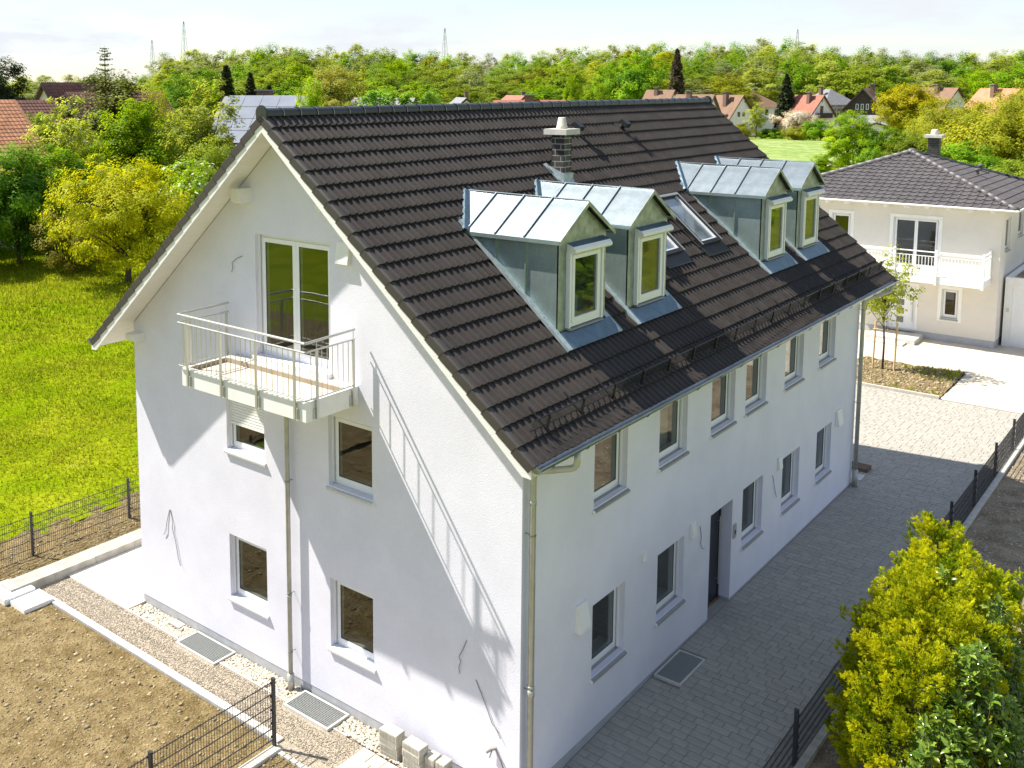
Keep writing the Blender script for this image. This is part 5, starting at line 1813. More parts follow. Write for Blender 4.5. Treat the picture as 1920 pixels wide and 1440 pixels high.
# the far wood: one object per tree, meshes shared
def forest_mesh(seed, leaf, h, r, n_clump, per, clump, ls, shell=.33, h0=.06):
    P, Nn, tint, cs = crown_points(n_clump, per, dome, r, h * h0, h, clump, seed, shell=shell, noise=.15, tv=(.14, .06))
    V, Fc, T = quads_mesh('f', P, Nn, ls * rng.uniform(.7, 1.3, len(P)), .7, None, tint)
    b = MB(); limbs(b, cs, h * h0, h, .22, seed, 7)
    nv = len(V)
    nq = len(Fc)
    # trunk quads appended as a second material
    tv = np.array(b.v); tf = [f for f in b.f if len(f) == 4]
    V2 = np.concatenate([V, tv]); F2 = np.concatenate([Fc, np.array(tf) + nv])
    me = fastmesh('wood_tree', V2, F2, [LEAF[leaf], M['bark']], np.concatenate([T, np.zeros(len(tv))]))
    mi = np.zeros(len(F2), np.int32); mi[nq:] = 1
    me.polygons.foreach_set('material_index', mi)
    return me
FM = [forest_mesh(60, 'green', 18, 5.6, 190, 75, 1.25, .21), forest_mesh(61, 'green2', 18, 5.4, 190, 75, 1.2, .21), forest_mesh(62, 'bright', 18, 5.4, 190, 75, 1.2, .21),
      forest_mesh(63, 'olive', 18, 5.6, 190, 75, 1.2, .21), forest_mesh(64, 'grey', 18, 5.6, 190, 75, 1.2, .20), forest_mesh(65, 'bare', 18, 5.2, 80, 45, 1.4, .16, .6), forest_mesh(66, 'sapling', 18, 5.6, 190, 75, 1.2, .21), forest_mesh(67, 'dark', 18, 5.4, 190, 75, 1.2, .21)]
FL = ['fresh green tree in the far wood', 'olive green tree in the far wood', 'bright yellow green tree in the far wood', 'brownish olive tree in the far wood', 'grey green tree in the far wood', 'almost bare pale tree in the far wood', 'pale yellow green tree in the far wood', 'darker green tree in the far wood']
PROF = [(-200, 145), (0, 140), (232, 138), (258, 108), (300, 96), (400, 92), (480, 84), (560, 92), (640, 86), (720, 98), (850, 100), (950, 98), (1040, 92), (1150, 86), (1270, 86), (1400, 78), (1460, 84), (1550, 100), (1650, 104), (1760, 106), (1900, 90), (2150, 88)]
fwh = Vector((fw.x, fw.y, 0)).normalized(); rth = Vector((rt.x, rt.y, 0)).normalized()
fr_ = random.Random(17)
nf = 0
for row_, (d, rise) in enumerate([(232, 62), (250, 46), (270, 33), (292, 22), (316, 12), (345, 4), (375, 0)]):
    lat = -235 * d / 300
    while lat < 235 * d / 300:
        u = PPX + FPX * lat / d
        lat += fr_.uniform(7.5, 11.5)
        if u < -120 or u > 2040:
            continue
        vt = np.interp(u, [q[0] for q in PROF], [q[1] for q in PROF]) + rise + fr_.uniform(-5, 5)
        dd = d + fr_.uniform(-9, 9)
        if u < 250:
            if row_ < 3:
                continue
        # keep the clearing where the far houses and the meadow lie
        if u > 1340 and row_ < 2:
            continue
        h = CAM.z + (165 - vt) / FPX * dd
        if h < 6:
            continue
        k = fr_.choices(range(8), [3.6, 3.4, 2.0, 1.2, 1.4, .05, 2.0, .9] if row_ < 4 else [2.6, 3.0, 1, .8, 2.2, .8, 1.8, .3])[0]
        p = Vector((CAM.x, CAM.y, 0)) + fwh * dd + rth * (lat * dd / d)
        o = bpy.data.objects.new('wood_tree', FM[k])
        COL.objects.link(o)
        o.location = (p.x, p.y, -.2)
        rs = fr_.uniform(1.12, 1.5)
        o.scale = (rs, rs, h / 18)
        o.rotation_euler = (0, 0, fr_.uniform(0, 6.28))
        tag(o, FL[k], 'tree', FL[k].split(' tree')[0] + ' trees of the far wood')
        nf += 1
# undergrowth closing the foot of the wood
ug = MB()
P, Nn, tint = [], [], []
for i in range(1500):
    lat = rng.uniform(-190, 215); d = rng.uniform(222, 246) + (14 if lat > 60 else 0)
    c = np.array([CAM.x + fwh.x * d + rth.x * lat, CAM.y + fwh.y * d + rth.y * lat, rng.uniform(.2, 4.5)])
    q = c + rng.normal(0, .9, (14, 3))
    P.append(q); Nn.append(rng.normal(0, .6, (14, 3)) + np.array([.2, -.6, .8])); tint.append(np.full(14, rng.random()))
V, Fc, T = quads_mesh('u', np.concatenate(P), np.concatenate(Nn), rng.uniform(.3, .6, 1500 * 14), .7, None, np.concatenate(tint))
o = linkobj('undergrowth', fastmesh('undergrowth', V, Fc, [LEAF['green2']], T)); o['kind'] = 'stuff'

# lawn grass
def grass(name, n, x0, x1, y0, y1, zf, hgt, dens=None):
    x = rng.uniform(x0, x1, n); y = rng.uniform(y0, y1, n)
    if dens is not None:
        m = rng.random(n) < dens(x, y)
        x, y = x[m], y[m]
    n = len(x)
    z = zf(x, y)
    a = rng.uniform(0, 6.28, n); h = hgt * rng.uniform(.5, 1.5, n)
    w = h * rng.uniform(.14, .26, n)
    lean = rng.normal(0, .45, (n, 2)) * h[:, None]
    dx, dy = np.cos(a) * w, np.sin(a) * w
    V = np.stack([np.stack([x - dx, y - dy, z - .01], -1), np.stack([x + dx, y + dy, z - .01], -1), np.stack([x + lean[:, 0], y + lean[:, 1], z + h], -1)], 1)
    t = np.clip(.5 + .38 * vnoise(x, y, .5, 31) + .18 * vnoise(x, y, 2.7, 33) + rng.normal(0, .15, n), 0, 1)
    me = fastmesh(name, V.reshape(-1, 3), np.arange(n * 3).reshape(n, 3), [M['blade']], np.repeat(t, 3), tris=True)
    o = linkobj(name, me); o['kind'] = 'stuff'
    return o
def lawn_d(x, y):
    patch = vnoise(x, y, .8, 41)
    near = np.clip((-13.4 - x) / 2.4, 0, 1)
    worn = np.clip(vnoise(x, y, 1.5, 47) * 1.3 - .35, 0, 1)
    return np.clip((.75 + patch * .6) * (.25 + .75 * near) * (1 - .8 * worn), 0.02, 1)
grass('grass', 170000, -30, -13.4, -6, 24, lawn_z, .085, lawn_d)
grass('grass', 120000, -58, -30, 0, 36, lawn_z, .15, lambda x, y: np.clip(.75 + .4 * vnoise(x, y, .6, 43), .1, 1))
grass('weeds', 9000, -12, -3.8, -7, -1.35, lambda x, y: sg(x, y), .028, lambda x, y: np.clip(vnoise(x, y, 1.6, 44) * 1.0 - .15, 0.03, 1))
grass('weeds', 2600, -13.5, -11.7, -4, 8, lambda x, y: sg2(x, y), .06, lambda x, y: np.clip(vnoise(x, y, 1.8, 45) * 1.2 - .3, 0, 1))
grass('bed_grass', 2500, -3.4, -.1, 24.6, 28.2, sg5, .10, lambda x, y: np.clip((x + 2.2) * .5, 0, 1) * np.clip((y - 26.4) * .8, 0, 1) + np.clip((x + 2.5) * .4, 0, 1) * np.clip((25.1 - y) * 2.2, 0, 1))

# ------------------------------------------------------------------ hedge beside the driveway: golden thujas and cherry laurels
def thuja(x, y, h, r, label, seed, point=3.2):
    g = np.random.default_rng(seed)
    K = int(135 * h * r / 1.9)
    th0 = g.uniform(0, 6.28, K); z0 = g.random(K) ** .8
    prof = np.clip(1.06 - z0 ** point * .92, .05, 1) * r
    lump = 1 + .16 * np.sin(th0 * 3 + z0 * 7 + seed) * np.cos(z0 * 9 + th0 * 2) + g.normal(0, .09, K)
    rad0 = prof * lump * .80
    root = np.stack([np.cos(th0) * rad0, np.sin(th0) * rad0, .02 + z0 * h * .93], -1)
    pd = np.stack([np.cos(th0) * .9, np.sin(th0) * .9, .55 + z0 * 1.1], -1) + g.normal(0, .22, (K, 3))
    pd /= np.linalg.norm(pd, axis=1, keepdims=True)
    pl = g.uniform(.24, .50, K)
    ptint = np.clip(g.normal(.50, .24, K), .0, 1)
    per = 42
    n_s = K * per
    t = g.random((K, per)) ** .8
    ro = g.normal(size=(K, per, 3)); ro -= pd[:, None] * (ro * pd[:, None]).sum(-1, keepdims=True)
    ro /= np.linalg.norm(ro, axis=-1, keepdims=True)
    base = (root[:, None] + pd[:, None] * (t * pl[:, None])[..., None] + ro * ((1.05 - t) * .13 * g.uniform(.4, 1.1, (K, per)))[..., None]).reshape(-1, 3)
    outd = (pd[:, None] * .75 + ro * .62 + g.normal(0, .15, (K, per, 3))).reshape(-1, 3)
    outd /= np.linalg.norm(outd, axis=1, keepdims=True)
    side = np.cross(outd, g.normal(size=(n_s, 3))); side /= np.linalg.norm(side, axis=1, keepdims=True)
    nrm = np.cross(outd, side)
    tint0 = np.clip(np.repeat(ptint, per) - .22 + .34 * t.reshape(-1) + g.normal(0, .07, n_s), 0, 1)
    # a spray: a fan of narrow scale-leaf fingers roughly in one plane
    fingers = [(0, .00, .066), (0, .04, .044), (.55, .010, .046), (-.55, .010, .046), (.75, .026, .040), (-.75, .026, .040), (.6, .044, .032), (-.6, .044, .032), (.5, .060, .024), (-.5, .060, .024)]
    V, TT = [], []
    for (an, off, ln) in fingers:
        d = outd * math.cos(an) + side * math.sin(an) + nrm * g.normal(0, .22, (n_s, 1))
        l = ln * g.uniform(.7, 1.3, (n_s, 1))
        p0 = base + outd * off
        tw = nrm + g.normal(0, .45, (n_s, 3))
        wv = np.cross(d, tw); wv /= (np.linalg.norm(wv, axis=1, keepdims=True) + 1e-9)
        w_ = .0062 * g.uniform(.8, 1.4, (n_s, 1))
        V.append(np.stack([p0, p0 + d * l * .5 + wv * w_, p0 + d * l, p0 + d * l * .5 - wv * w_], 1).reshape(-1, 3))
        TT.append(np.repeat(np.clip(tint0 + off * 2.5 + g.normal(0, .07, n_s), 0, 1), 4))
    V = np.concatenate(V)
    Fc = np.arange(len(V)).reshape(-1, 4)
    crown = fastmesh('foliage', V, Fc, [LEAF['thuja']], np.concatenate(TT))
    b = MB()
    b.tube([(0, 0, -.2), (0, 0, h * .9)], [.05, .012], 6)
    for k in range(26):
        a = g.uniform(0, 6.28); z = g.uniform(.1, .85) * h
        rr = r * (1.05 - (z / h) ** 2) * .8
        b.tube([(0, 0, z * .8), (math.cos(a) * rr, math.sin(a) * rr, z + .1)], [.014, .004], 4, cap=False)
    e = empty('thuja_shrub', (x, y, -.05)); tag(e, label, 'shrub')
    for nm, me in (('stem', b.mesh('stem', M['bark'])), ('foliage', crown)):
        o = bpy.data.objects.new(nm, me); COL.objects.link(o); o.parent = e
    return e
thuja(3.84, 6.33, 3.17, 0.64, 'rearmost golden thuja with the pointed top at the end of the hedge', 1, 1.8)
thuja(4.07, 5.58, 2.96, 0.87, 'golden thuja second from the rear of the hedge', 2, 4.5)
thuja(4.12, 4.74, 2.98, 1.02, 'golden thuja in the middle of the hedge', 3, 5.0)
thuja(4.22, 3.89, 2.96, 0.95, 'golden thuja leaning over the mesh fence', 4, 5.0)
thuja(4.42, 3.10, 2.72, 0.78, 'golden thuja nearest to the lower frame edge', 5, 5.0)
thuja(4.59, 6.62, 2.35, 0.64, 'low green gold thuja on the yard side of the hedge', 6, 3.5)

def laurel(x, y, h, r, label, seed, nt_=200):
    g = np.random.default_rng(seed)
    V, Fc, TT = [], [], []
    b = MB()
    nv = 0
    for k in range(nt_):
        a = g.uniform(0, 6.28); u = g.random() ** .5
        z = h * (1 - (u ** 2.4) * .75) * g.uniform(.72, 1.05)
        tip = np.array([math.cos(a) * r * u, math.sin(a) * r * u, z])
        d = np.array([math.cos(a) * u * .8, math.sin(a) * u * .8, .9]) + g.normal(0, .2, 3)
        d /= np.linalg.norm(d)
        if k % 2 == 0:
            b.tube([(math.cos(a) * r * .15, math.sin(a) * r * .15, .05), tuple(tip * np.array([.75, .75, .6])), tuple(tip)], [.012, .008, .004], 4, cap=False)
        nl_ = g.integers(6, 10)
        young = g.random() < .22
        for j in range(nl_):
            pa = 2.4 * j + a
            s1 = np.cross(d, [.3, .2, 1.0]); s1 /= np.linalg.norm(s1); s2 = np.cross(d, s1)
            o_ = s1 * math.cos(pa) + s2 * math.sin(pa)
            lift = .25 + .75 * j / nl_
            ld = o_ * (1.15 - lift * .7) + d * lift + np.array([0, 0, -.12])
            ld /= np.linalg.norm(ld)
            ln = g.uniform(.10, .16)
            wv = np.cross(ld, d + g.normal(0, .2, 3)); wv /= (np.linalg.norm(wv) + 1e-9)
            nn = np.cross(wv, ld)
            p0 = tip - d * .10 * (1 - j / nl_)
            w = ln * .20
            P = [p0, p0 + ld * ln * .35 + wv * w + nn * .010, p0 + ld * ln * .38 - nn * .004, p0 + ld * ln * .35 - wv * w + nn * .010,
                 p0 + ld * ln * .72 + wv * w * .8 + nn * .004, p0 + ld * ln * .74 - nn * .012, p0 + ld * ln * .72 - wv * w * .8 + nn * .004, p0 + ld * ln - nn * .03]
            V += P
            Fc += [(nv, nv + 1, nv + 2), (nv, nv + 2, nv + 3), (nv + 1, nv + 4, nv + 5), (nv + 1, nv + 5, nv + 2), (nv + 2, nv + 5, nv + 6), (nv + 2, nv + 6, nv + 3), (nv + 4, nv + 7, nv + 5), (nv + 5, nv + 7, nv + 6)]
            nv += 8
            TT += [float(np.clip((.85 if young else .32) + g.normal(0, .14), 0, 1))] * 8
    me = fastmesh('foliage', np.array(V), np.array(Fc), [LEAF['laurel']], np.array(TT), tris=True)
    e = empty('laurel_shrub', (x, y, -.05)); tag(e, label, 'shrub')
    for nm, m_ in (('stem', b.mesh('stem', M['bark'])), ('foliage', me)):
        o = bpy.data.objects.new(nm, m_); COL.objects.link(o); o.parent = e
laurel(4.88, 5.02, 2.63, 0.60, 'glossy cherry laurel on the yard side of the golden hedge', 11, 230)
laurel(4.98, 3.20, 2.78, 0.80, 'glossy cherry laurel nearest to the lower frame edge', 12, 420)
laurel(4.86, 6.33, 2.11, 0.53, 'small laurel at the rear foot of the hedge', 13, 130)
laurel(4.29, 5.07, 3.29, 0.29, 'pale laurel shoots growing through the golden hedge', 14, 50)
laurel(4.85, 2.35, 2.20, 0.60, 'low laurel at the front end of the hedge', 15, 200)

# ------------------------------------------------------------------ staked young tree in the bed
ty = make_tree('young', 4.5, 1.0, 51, 'sapling', 150, 24, .24, .050, egg, h0=.40, trunk=.035, shell=.55, nl=34)
place_tree('young_tree', ty, -2.39, 26.8, .0, (1, 1, 1), 2.0, 'slim young tree tied between two wooden stakes before the neighbour house', 'tree')
sk = empty('tree_stakes', (-2.35, 26.8, 0)); tag(sk, 'pair of tan wooden stakes with a cross bar holding the young tree', 'stakes')
for x, y in ((-2.70, 26.72), (-2.02, 26.86)):
    MB().tube([(x, y, -.1), (x + .03, y, 1.78)], .035, 8).build('stake', M['stake'], sk)
for dz_ in (1.50,):
    MB().tube([(-2.74, 26.66, dz_), (-1.96, 26.80, dz_ - .02)], .022, 6).build('crossbar', M['stake'], sk)
    MB().tube([(-2.72, 26.78, dz_), (-1.96, 26.92, dz_ - .02)], .022, 6).build('crossbar', M['stake'], sk)

# ================================================================== NEIGHBOUR HOUSE
NY = 32.75
nx0, nx1 = -8.70, 0.05
ny0, ny1 = NY, 41.4
nh = empty('neighbour_house', ((nx0 + nx1) / 2, (ny0 + ny1) / 2, -.1))
tag(nh, 'cream two storey house with grey hip roof and white balcony across the forecourt', 'house')
NF = F((nx0, NY, 0), (1, 0, 0), (0, -1, 0))
NR = F((nx1, NY, 0), (0, 1, 0), (1, 0, 0))
nops = [(-6.22 - nx0, -5.45 - nx0, 3.45, 4.84), (-3.80 - nx0, -2.13 - nx0, 2.84, 4.86), (-3.86 - nx0, -2.80 - nx0, .16, 2.12), (-1.88 - nx0, -1.28 - nx0, .95, 2.12)]
b = MB()
wall_surface(b, NF, 0, nx1 - nx0, lambda u: 5.40, .28, [o_ if o_[2] > .3 else (o_[0], o_[1], .28, o_[3]) for o_ in nops], .22)
wall_surface(b, NR, 0, ny1 - ny0, lambda u: 5.40, .28, [(.75, 1.75, 3.72, 5.02), (3.4, 4.5, 4.0, 5.05)], .20)
b.quad((nx0, NY, .28), (nx0, ny1, .28), (nx0, ny1, 5.4), (nx0, NY, 5.4))
b.quad((nx0, ny1, .28), (nx1, ny1, .28), (nx1, ny1, 5.4), (nx0, ny1, 5.4))
b.build('wall', M['cream'], nh)
b = MB()
b.box(nx0 + .01, -3.87, NY + .01, NY + .3, -.3, .28); b.box(-2.79, nx1 - .01, NY + .01, NY + .3, -.3, .28)
b.box(nx1 - .3, nx1 - .01, NY + .301, ny1, -.3, .28)
b.build('plinth', M['plinth'], nh)
def trim(fr, o_, w=.13, bottom=True):
    u0, u1, z0, z1 = o_
    b = MB()
    b.box(u0 - w, u0 - .001, .002, .014, z0 - (w if bottom else 0), z1 + w, fr); b.box(u1 + .001, u1 + w, .002, .014, z0 - (w if bottom else 0), z1 + w, fr)
    b.box(u0 - .001, u1 + .001, .002, .014, z1 + .001, z1 + w, fr)
    if bottom:
        b.box(u0 - .001, u1 + .001, .002, .014, z0 - w, z0 - .08, fr)
    b.build('window_trim', M['whitepaint'], nh)
for i in (0, 1, 3):
    trim(NF, nops[i], bottom=i != 1)
trim(NF, (nops[2][0], nops[2][1], .29, nops[2][3]), .08, False)
window(nh, NF, *nops[0], gl='glassgreen', back=.12, room=(1.8, .4, .4, .6))
window(nh, NF, *nops[1], gl='glass', back=.12, leaf=2, sill=None, name='balcony_door', room=(2.4, .4, .4, .05))
window(nh, NF, *nops[3], gl='glass', back=.12, room=(1.8, .3, .4, .6))
window(nh, NR, .75, 1.75, 3.72, 5.02, back=.10)
window(nh, NR, 3.4, 4.5, 4.0, 5.05, back=.10)
nd = empty('entrance_door', NF.p(nops[2][0] + .5, -.1, .17), nh)
u0, u1 = nops[2][0] + .003, nops[2][1] - .003
b = MB()
b.box(u0, u0 + .06, -.17, -.10, .17, 2.117, NF); b.box(u1 - .06, u1, -.17, -.10, .17, 2.117, NF); b.box(u0 + .06, u1 - .06, -.17, -.10, 2.05, 2.117, NF)
b.build('frame', M['pvc'], nd)
MB().box(u0 + .062, u1 - .062, -.16, -.115, .18, 2.048, NF).build('leaf', M['pvc'], nd)
for z in (.52, .88, 1.24, 1.60):
    MB().box(u0 + .34, u0 + .60, -.1148, -.105, z, z + .24, NF).build('pane', M['glass'], nd)
MB().tube([NF.p(u1 - .13, -.08, .6), NF.p(u1 - .13, -.08, 1.5)], .014, 6).build('handle', M['steel'], nd)
# eave, soffit, roof
ex0, ex1, ey0, ey1 = nx0 - .52, nx1 + .52, NY - .55, ny1 + .55
ez = 5.47
pk = ((ex0 + ex1) / 2, (ey0 + ey1) / 2, 7.24)
nr = empty('roof', (pk[0], pk[1], pk[2]), nh)
b = MB()
b.box(ex0 + .02, ex1 - .02, ey0 + .02, ey1 - .02, 5.402, 5.45)
b.build('soffit', M['whitewood'], nr)
b = MB()
cs_ = [(ex0, ey0, ez), (ex1, ey0, ez), (ex1, ey1, ez), (ex0, ey1, ez)]
for i in range(4):
    b.add([cs_[i], cs_[(i + 1) % 4], pk], [(0, 1, 2)])
b.build('roof_boarding', M['tile2'], nr)
def hip_slope(A, B, P, tw=.30, tcz=.34):
    """tiles of one triangular slope: A-B is the eave, P the peak"""
    A, B, P = Vector(A), Vector(B), Vector(P)
    U = (B - A).normalized()
    mid = (A + B) / 2
    Dn = (mid - P); Dn = (Dn - U * Dn.dot(U)); sl = Dn.length; Dn.normalize()
    Nn = U.cross(-Dn)
    if Nn.z < 0: Nn = -Nn
    half = (B - A).length / 2
    b = MB()
    nc = int(sl / tcz)
    tc_ = sl / nc
    prof = [(0, .0), (.035, .032), (.085, .038), (.13, .012), (.20, .0), (tw - .004, .0)]
    n_ = len(prof)
    for c in range(nc):
        s0 = c * tc_
        wd = half * (s0 + tc_ * .6) / sl
        k = -int(half / tw) - 1
        while k * tw < half:
            um = (k + .5) * tw
            if abs(um) < wd + .03:
                O = P + Dn * s0 + U * (k * tw)
                b.t = rnd.random()
                V = [O + U * u + Dn * d + Nn * (h * f_ + n0) for d, n0, f_ in ((-.02, .01, 1), (tc_, .045, 1), (tc_, .012, .6)) for u, h in prof]
                b.add(V, [(r_ * n_ + i, r_ * n_ + i + 1, (r_ + 1) * n_ + i + 1, (r_ + 1) * n_ + i) for r_ in range(2) for i in range(n_ - 1)])
            k += 1
    o = b.build('roof_tiles', M['tile2'], nr)
    o['kind'] = 'stuff'
hip_slope(cs_[0], cs_[1], pk); hip_slope(cs_[1], cs_[2], pk); hip_slope(cs_[3], cs_[0], pk); hip_slope(cs_[2], cs_[3], pk)
hipl = .40
def hip_me():
    b = MB()
    n_ = 8
    V = []
    for y, r_ in ((0, .125), (hipl * 1.05, .105)):
        for k in range(n_):
            a_ = math.pi * (-.05 + 1.10 * k / (n_ - 1))
            V.append((math.cos(a_) * r_, y, math.sin(a_) * r_))
    b.add(V, [(i, i + 1, n_ + i + 1, n_ + i) for i in range(n_ - 1)] + [tuple(range(n_ - 1, -1, -1))])
    return b.mesh('hip_tile', M['ridge2'], True)
hme = hip_me()
for c in cs_:
    A = Vector(c); D = (Vector(pk) - A); ln = D.length; D.normalize()
    X = D.cross(Vector((0, 0, 1))).normalized(); Z = X.cross(D)
    n_ = int(ln / hipl)
    for k in range(n_):
        piece('hip_tile', hme, nr, axes(X, D, Z, A + D * (k * ln / n_) + Z * .03))
MB().lathe((pk[0], pk[1], pk[2] + .02), [(.20, 0), (.19, .06), (.14, .12), (.06, .16)], 12).build('peak_cap', M['ridge2'], nr, smooth=True)
b = MB()
b.tube([(ex0 - .04, ey0 - .06, ez - .01), (ex1 + .06, ey0 - .06, ez - .01)], .038, 8); b.tube([(ex1 + .06, ey0 - .06, ez - .01), (ex1 + .06, ey1, ez - .01)], .038, 8)
b.build('gutter', M['whitepaint'], nh)
for k in range(12):
    x = nx0 + .1 + k * .76
    if x > nx1: break
    MB().box(x - .05, x + .05, ey0 + .06, NY - .002, 5.29, 5.401).build('rafter_end', M['whitewood'], nh)
# chimney with brick courses
nc_ = empty('chimney', (-3.85, 38.9, 6.8), nh)
MB().box(-4.06, -3.64, 38.7, 39.1, 6.3, 7.82).build('shaft', M['mortar'], nc_)
z = 6.72; row_ = 0
while z < 7.78:
    for f_, ln in ((F((-4.07, 38.69, 0), (1, 0, 0), (0, -1, 0)), .44), (F((-3.63, 38.69, 0), (0, 1, 0), (1, 0, 0)), .42)):
        cuts = [0, .14, .30, ln] if row_ % 2 else [0, .22, ln]
        for a_, c_ in zip(cuts[:-1], cuts[1:]):
            MB().box(a_ + .006, c_ - .006, -.008, .012, z, z + .085, f_).build('brick', M['brick'], nc_)
    z += .10; row_ += 1
MB().box(-4.22, -3.48, 38.55, 39.25, 7.822, 7.95).build('cap', M['concrete'], nc_)
MB().lathe((-3.85, 38.9, 7.951), [(.17, 0), (.17, .08), (.14, .22), (.10, .25)], 14).build('pot', M['pot'], nc_, smooth=True)
for (vx, vy) in ((-1.75, 37.2), (-1.95, 38.9)):
    zz = 5.47 + (ex1 - vx) / (ex1 - pk[0]) * (pk[2] - 5.47)
    v = empty('roof_vent', (vx, vy, zz), nh)
    MB().tube([(vx, vy, zz - .05), (vx, vy, zz + .24)], .07, 10).build('pipe', M['ridge2'], v)
    MB().lathe((vx, vy, zz + .241), [(.12, 0), (.13, .04), (.11, .09), (.02, .11)], 12).build('hood', M['ridge2'], v)
# balcony of the neighbour
nb = empty('balcony', (-2.7, 32.1, 2.5), nh)
bx0, bx1, by0 = -6.2, -.22, 31.45
MB().box(bx0, bx1, by0, NY - .002, 2.50, 2.78).build('slab', M['whitepaint'], nb)
for x in (bx0 + .04, -4.85, -3.36, -1.87, bx1 - .04):
    MB().box(x - .045, x + .045, by0 - .05, by0 + .04, 2.46, 3.82).build('post', M['whitepaint'], nb)
MB().box(bx1 - .09, bx1, NY - .12, NY - .03, 2.781, 3.82).build('post', M['whitepaint'], nb)
b = MB()
b.box(bx0, bx1, by0 - .03, by0 + .03, 3.72, 3.76)
b.box(bx1 - .06, bx1 - .01, by0 + .031, NY - .121, 3.72, 3.76)
b.build('handrail', M['whitepaint'], nb)
b = MB()
b.box(bx0, bx1, by0 - .015, by0 + .015, 3.55, 3.58); b.box(bx0, bx1, by0 - .015, by0 + .015, 2.86, 2.89)
b.box(bx1 - .05, bx1 - .02, by0 + .02, NY - .121, 3.55, 3.58); b.box(bx1 - .05, bx1 - .02, by0 + .02, NY - .121, 2.86, 2.89)
b.build('rail', M['whitepaint'], nb)
bbm = MB().box(-.012, .012, -.012, .012, 0, .66).mesh('baluster', M['whitepaint'])
x = bx0 + .15
while x < bx1 - .1:
    piece('baluster', bbm, nb, Matrix.Translation((x, by0, 2.89))); x += .115
y = by0 + .12
while y < NY - .14:
    piece('baluster', bbm, nb, Matrix.Translation((bx1 - .035, y, 2.89))); y += .115
# entrance steps
es = empty('entrance_step', (-3.3, 31.9, 0), nh)
MB().box(-4.25, -2.45, 31.35, NY - .002, -.1, .17).build('platform', M['concrete'], es)
MB().box(-4.10, -2.75, 30.85, 31.348, -.1, .06).build('step', M['concrete'], es)

# garage beside the neighbour
ga = empty('garage', (2.0, 36, 0)); tag(ga, 'white flat roofed garage with white up and over door at the right frame edge', 'garage')
gx0, gx1, gy0, gy1 = nx1 + .10, 3.6, 33.55, 39.5
b = MB()
b.box(gx0, gx0 + .26, gy0, gy0 + .2, -.1, 2.30); b.box(gx1 - .3, gx1, gy0, gy0 + .2, -.1, 2.30); b.box(gx0, gx1, gy0, gy0 + .2, 2.301, 2.72)
b.box(gx1 - .2, gx1, gy0 + .201, gy1, -.1, 2.72); b.box(gx0, gx0 + .15, gy0 + .201, gy1, -.1, 2.72); b.box(gx0 + .151, gx1 - .201, gy1 - .2, gy1, -.1, 2.72)
b.build('wall', M['whitepaint'], ga)
MB().box(gx0 + .152, gx1 - .202, gy0 + .202, gy1 - .202, 2.40, 2.60).build('roof', M['yard'], ga)
gd = MB().box(gx0 + .262, gx1 - .302, gy0 + .08, gy0 + .12, -.02, 2.298).build('garage_door', M['pvc'], ga)
b = MB()
gw = (gx1 - .302 - gx0 - .262)
for z in (.02, .58, 1.14, 1.70):
    b.box(gx0 + .45, gx1 - .5, gy0 + .072, gy0 + .0795, z + .04, z + .54)
b.build('door_panel', M['pvc'], ga)
MB().box(gx0 + .262 + 1.02, gx0 + .262 + 1.14, gy0 + .045, gy0 + .0715, .95, 1.12).build('door_handle', M['black'], ga)
MB().box(gx0 + .09, gx0 + .18, gy0 - .02, gy0 - .001, 1.35, 1.5).build('key_switch', M['steel'], ga)

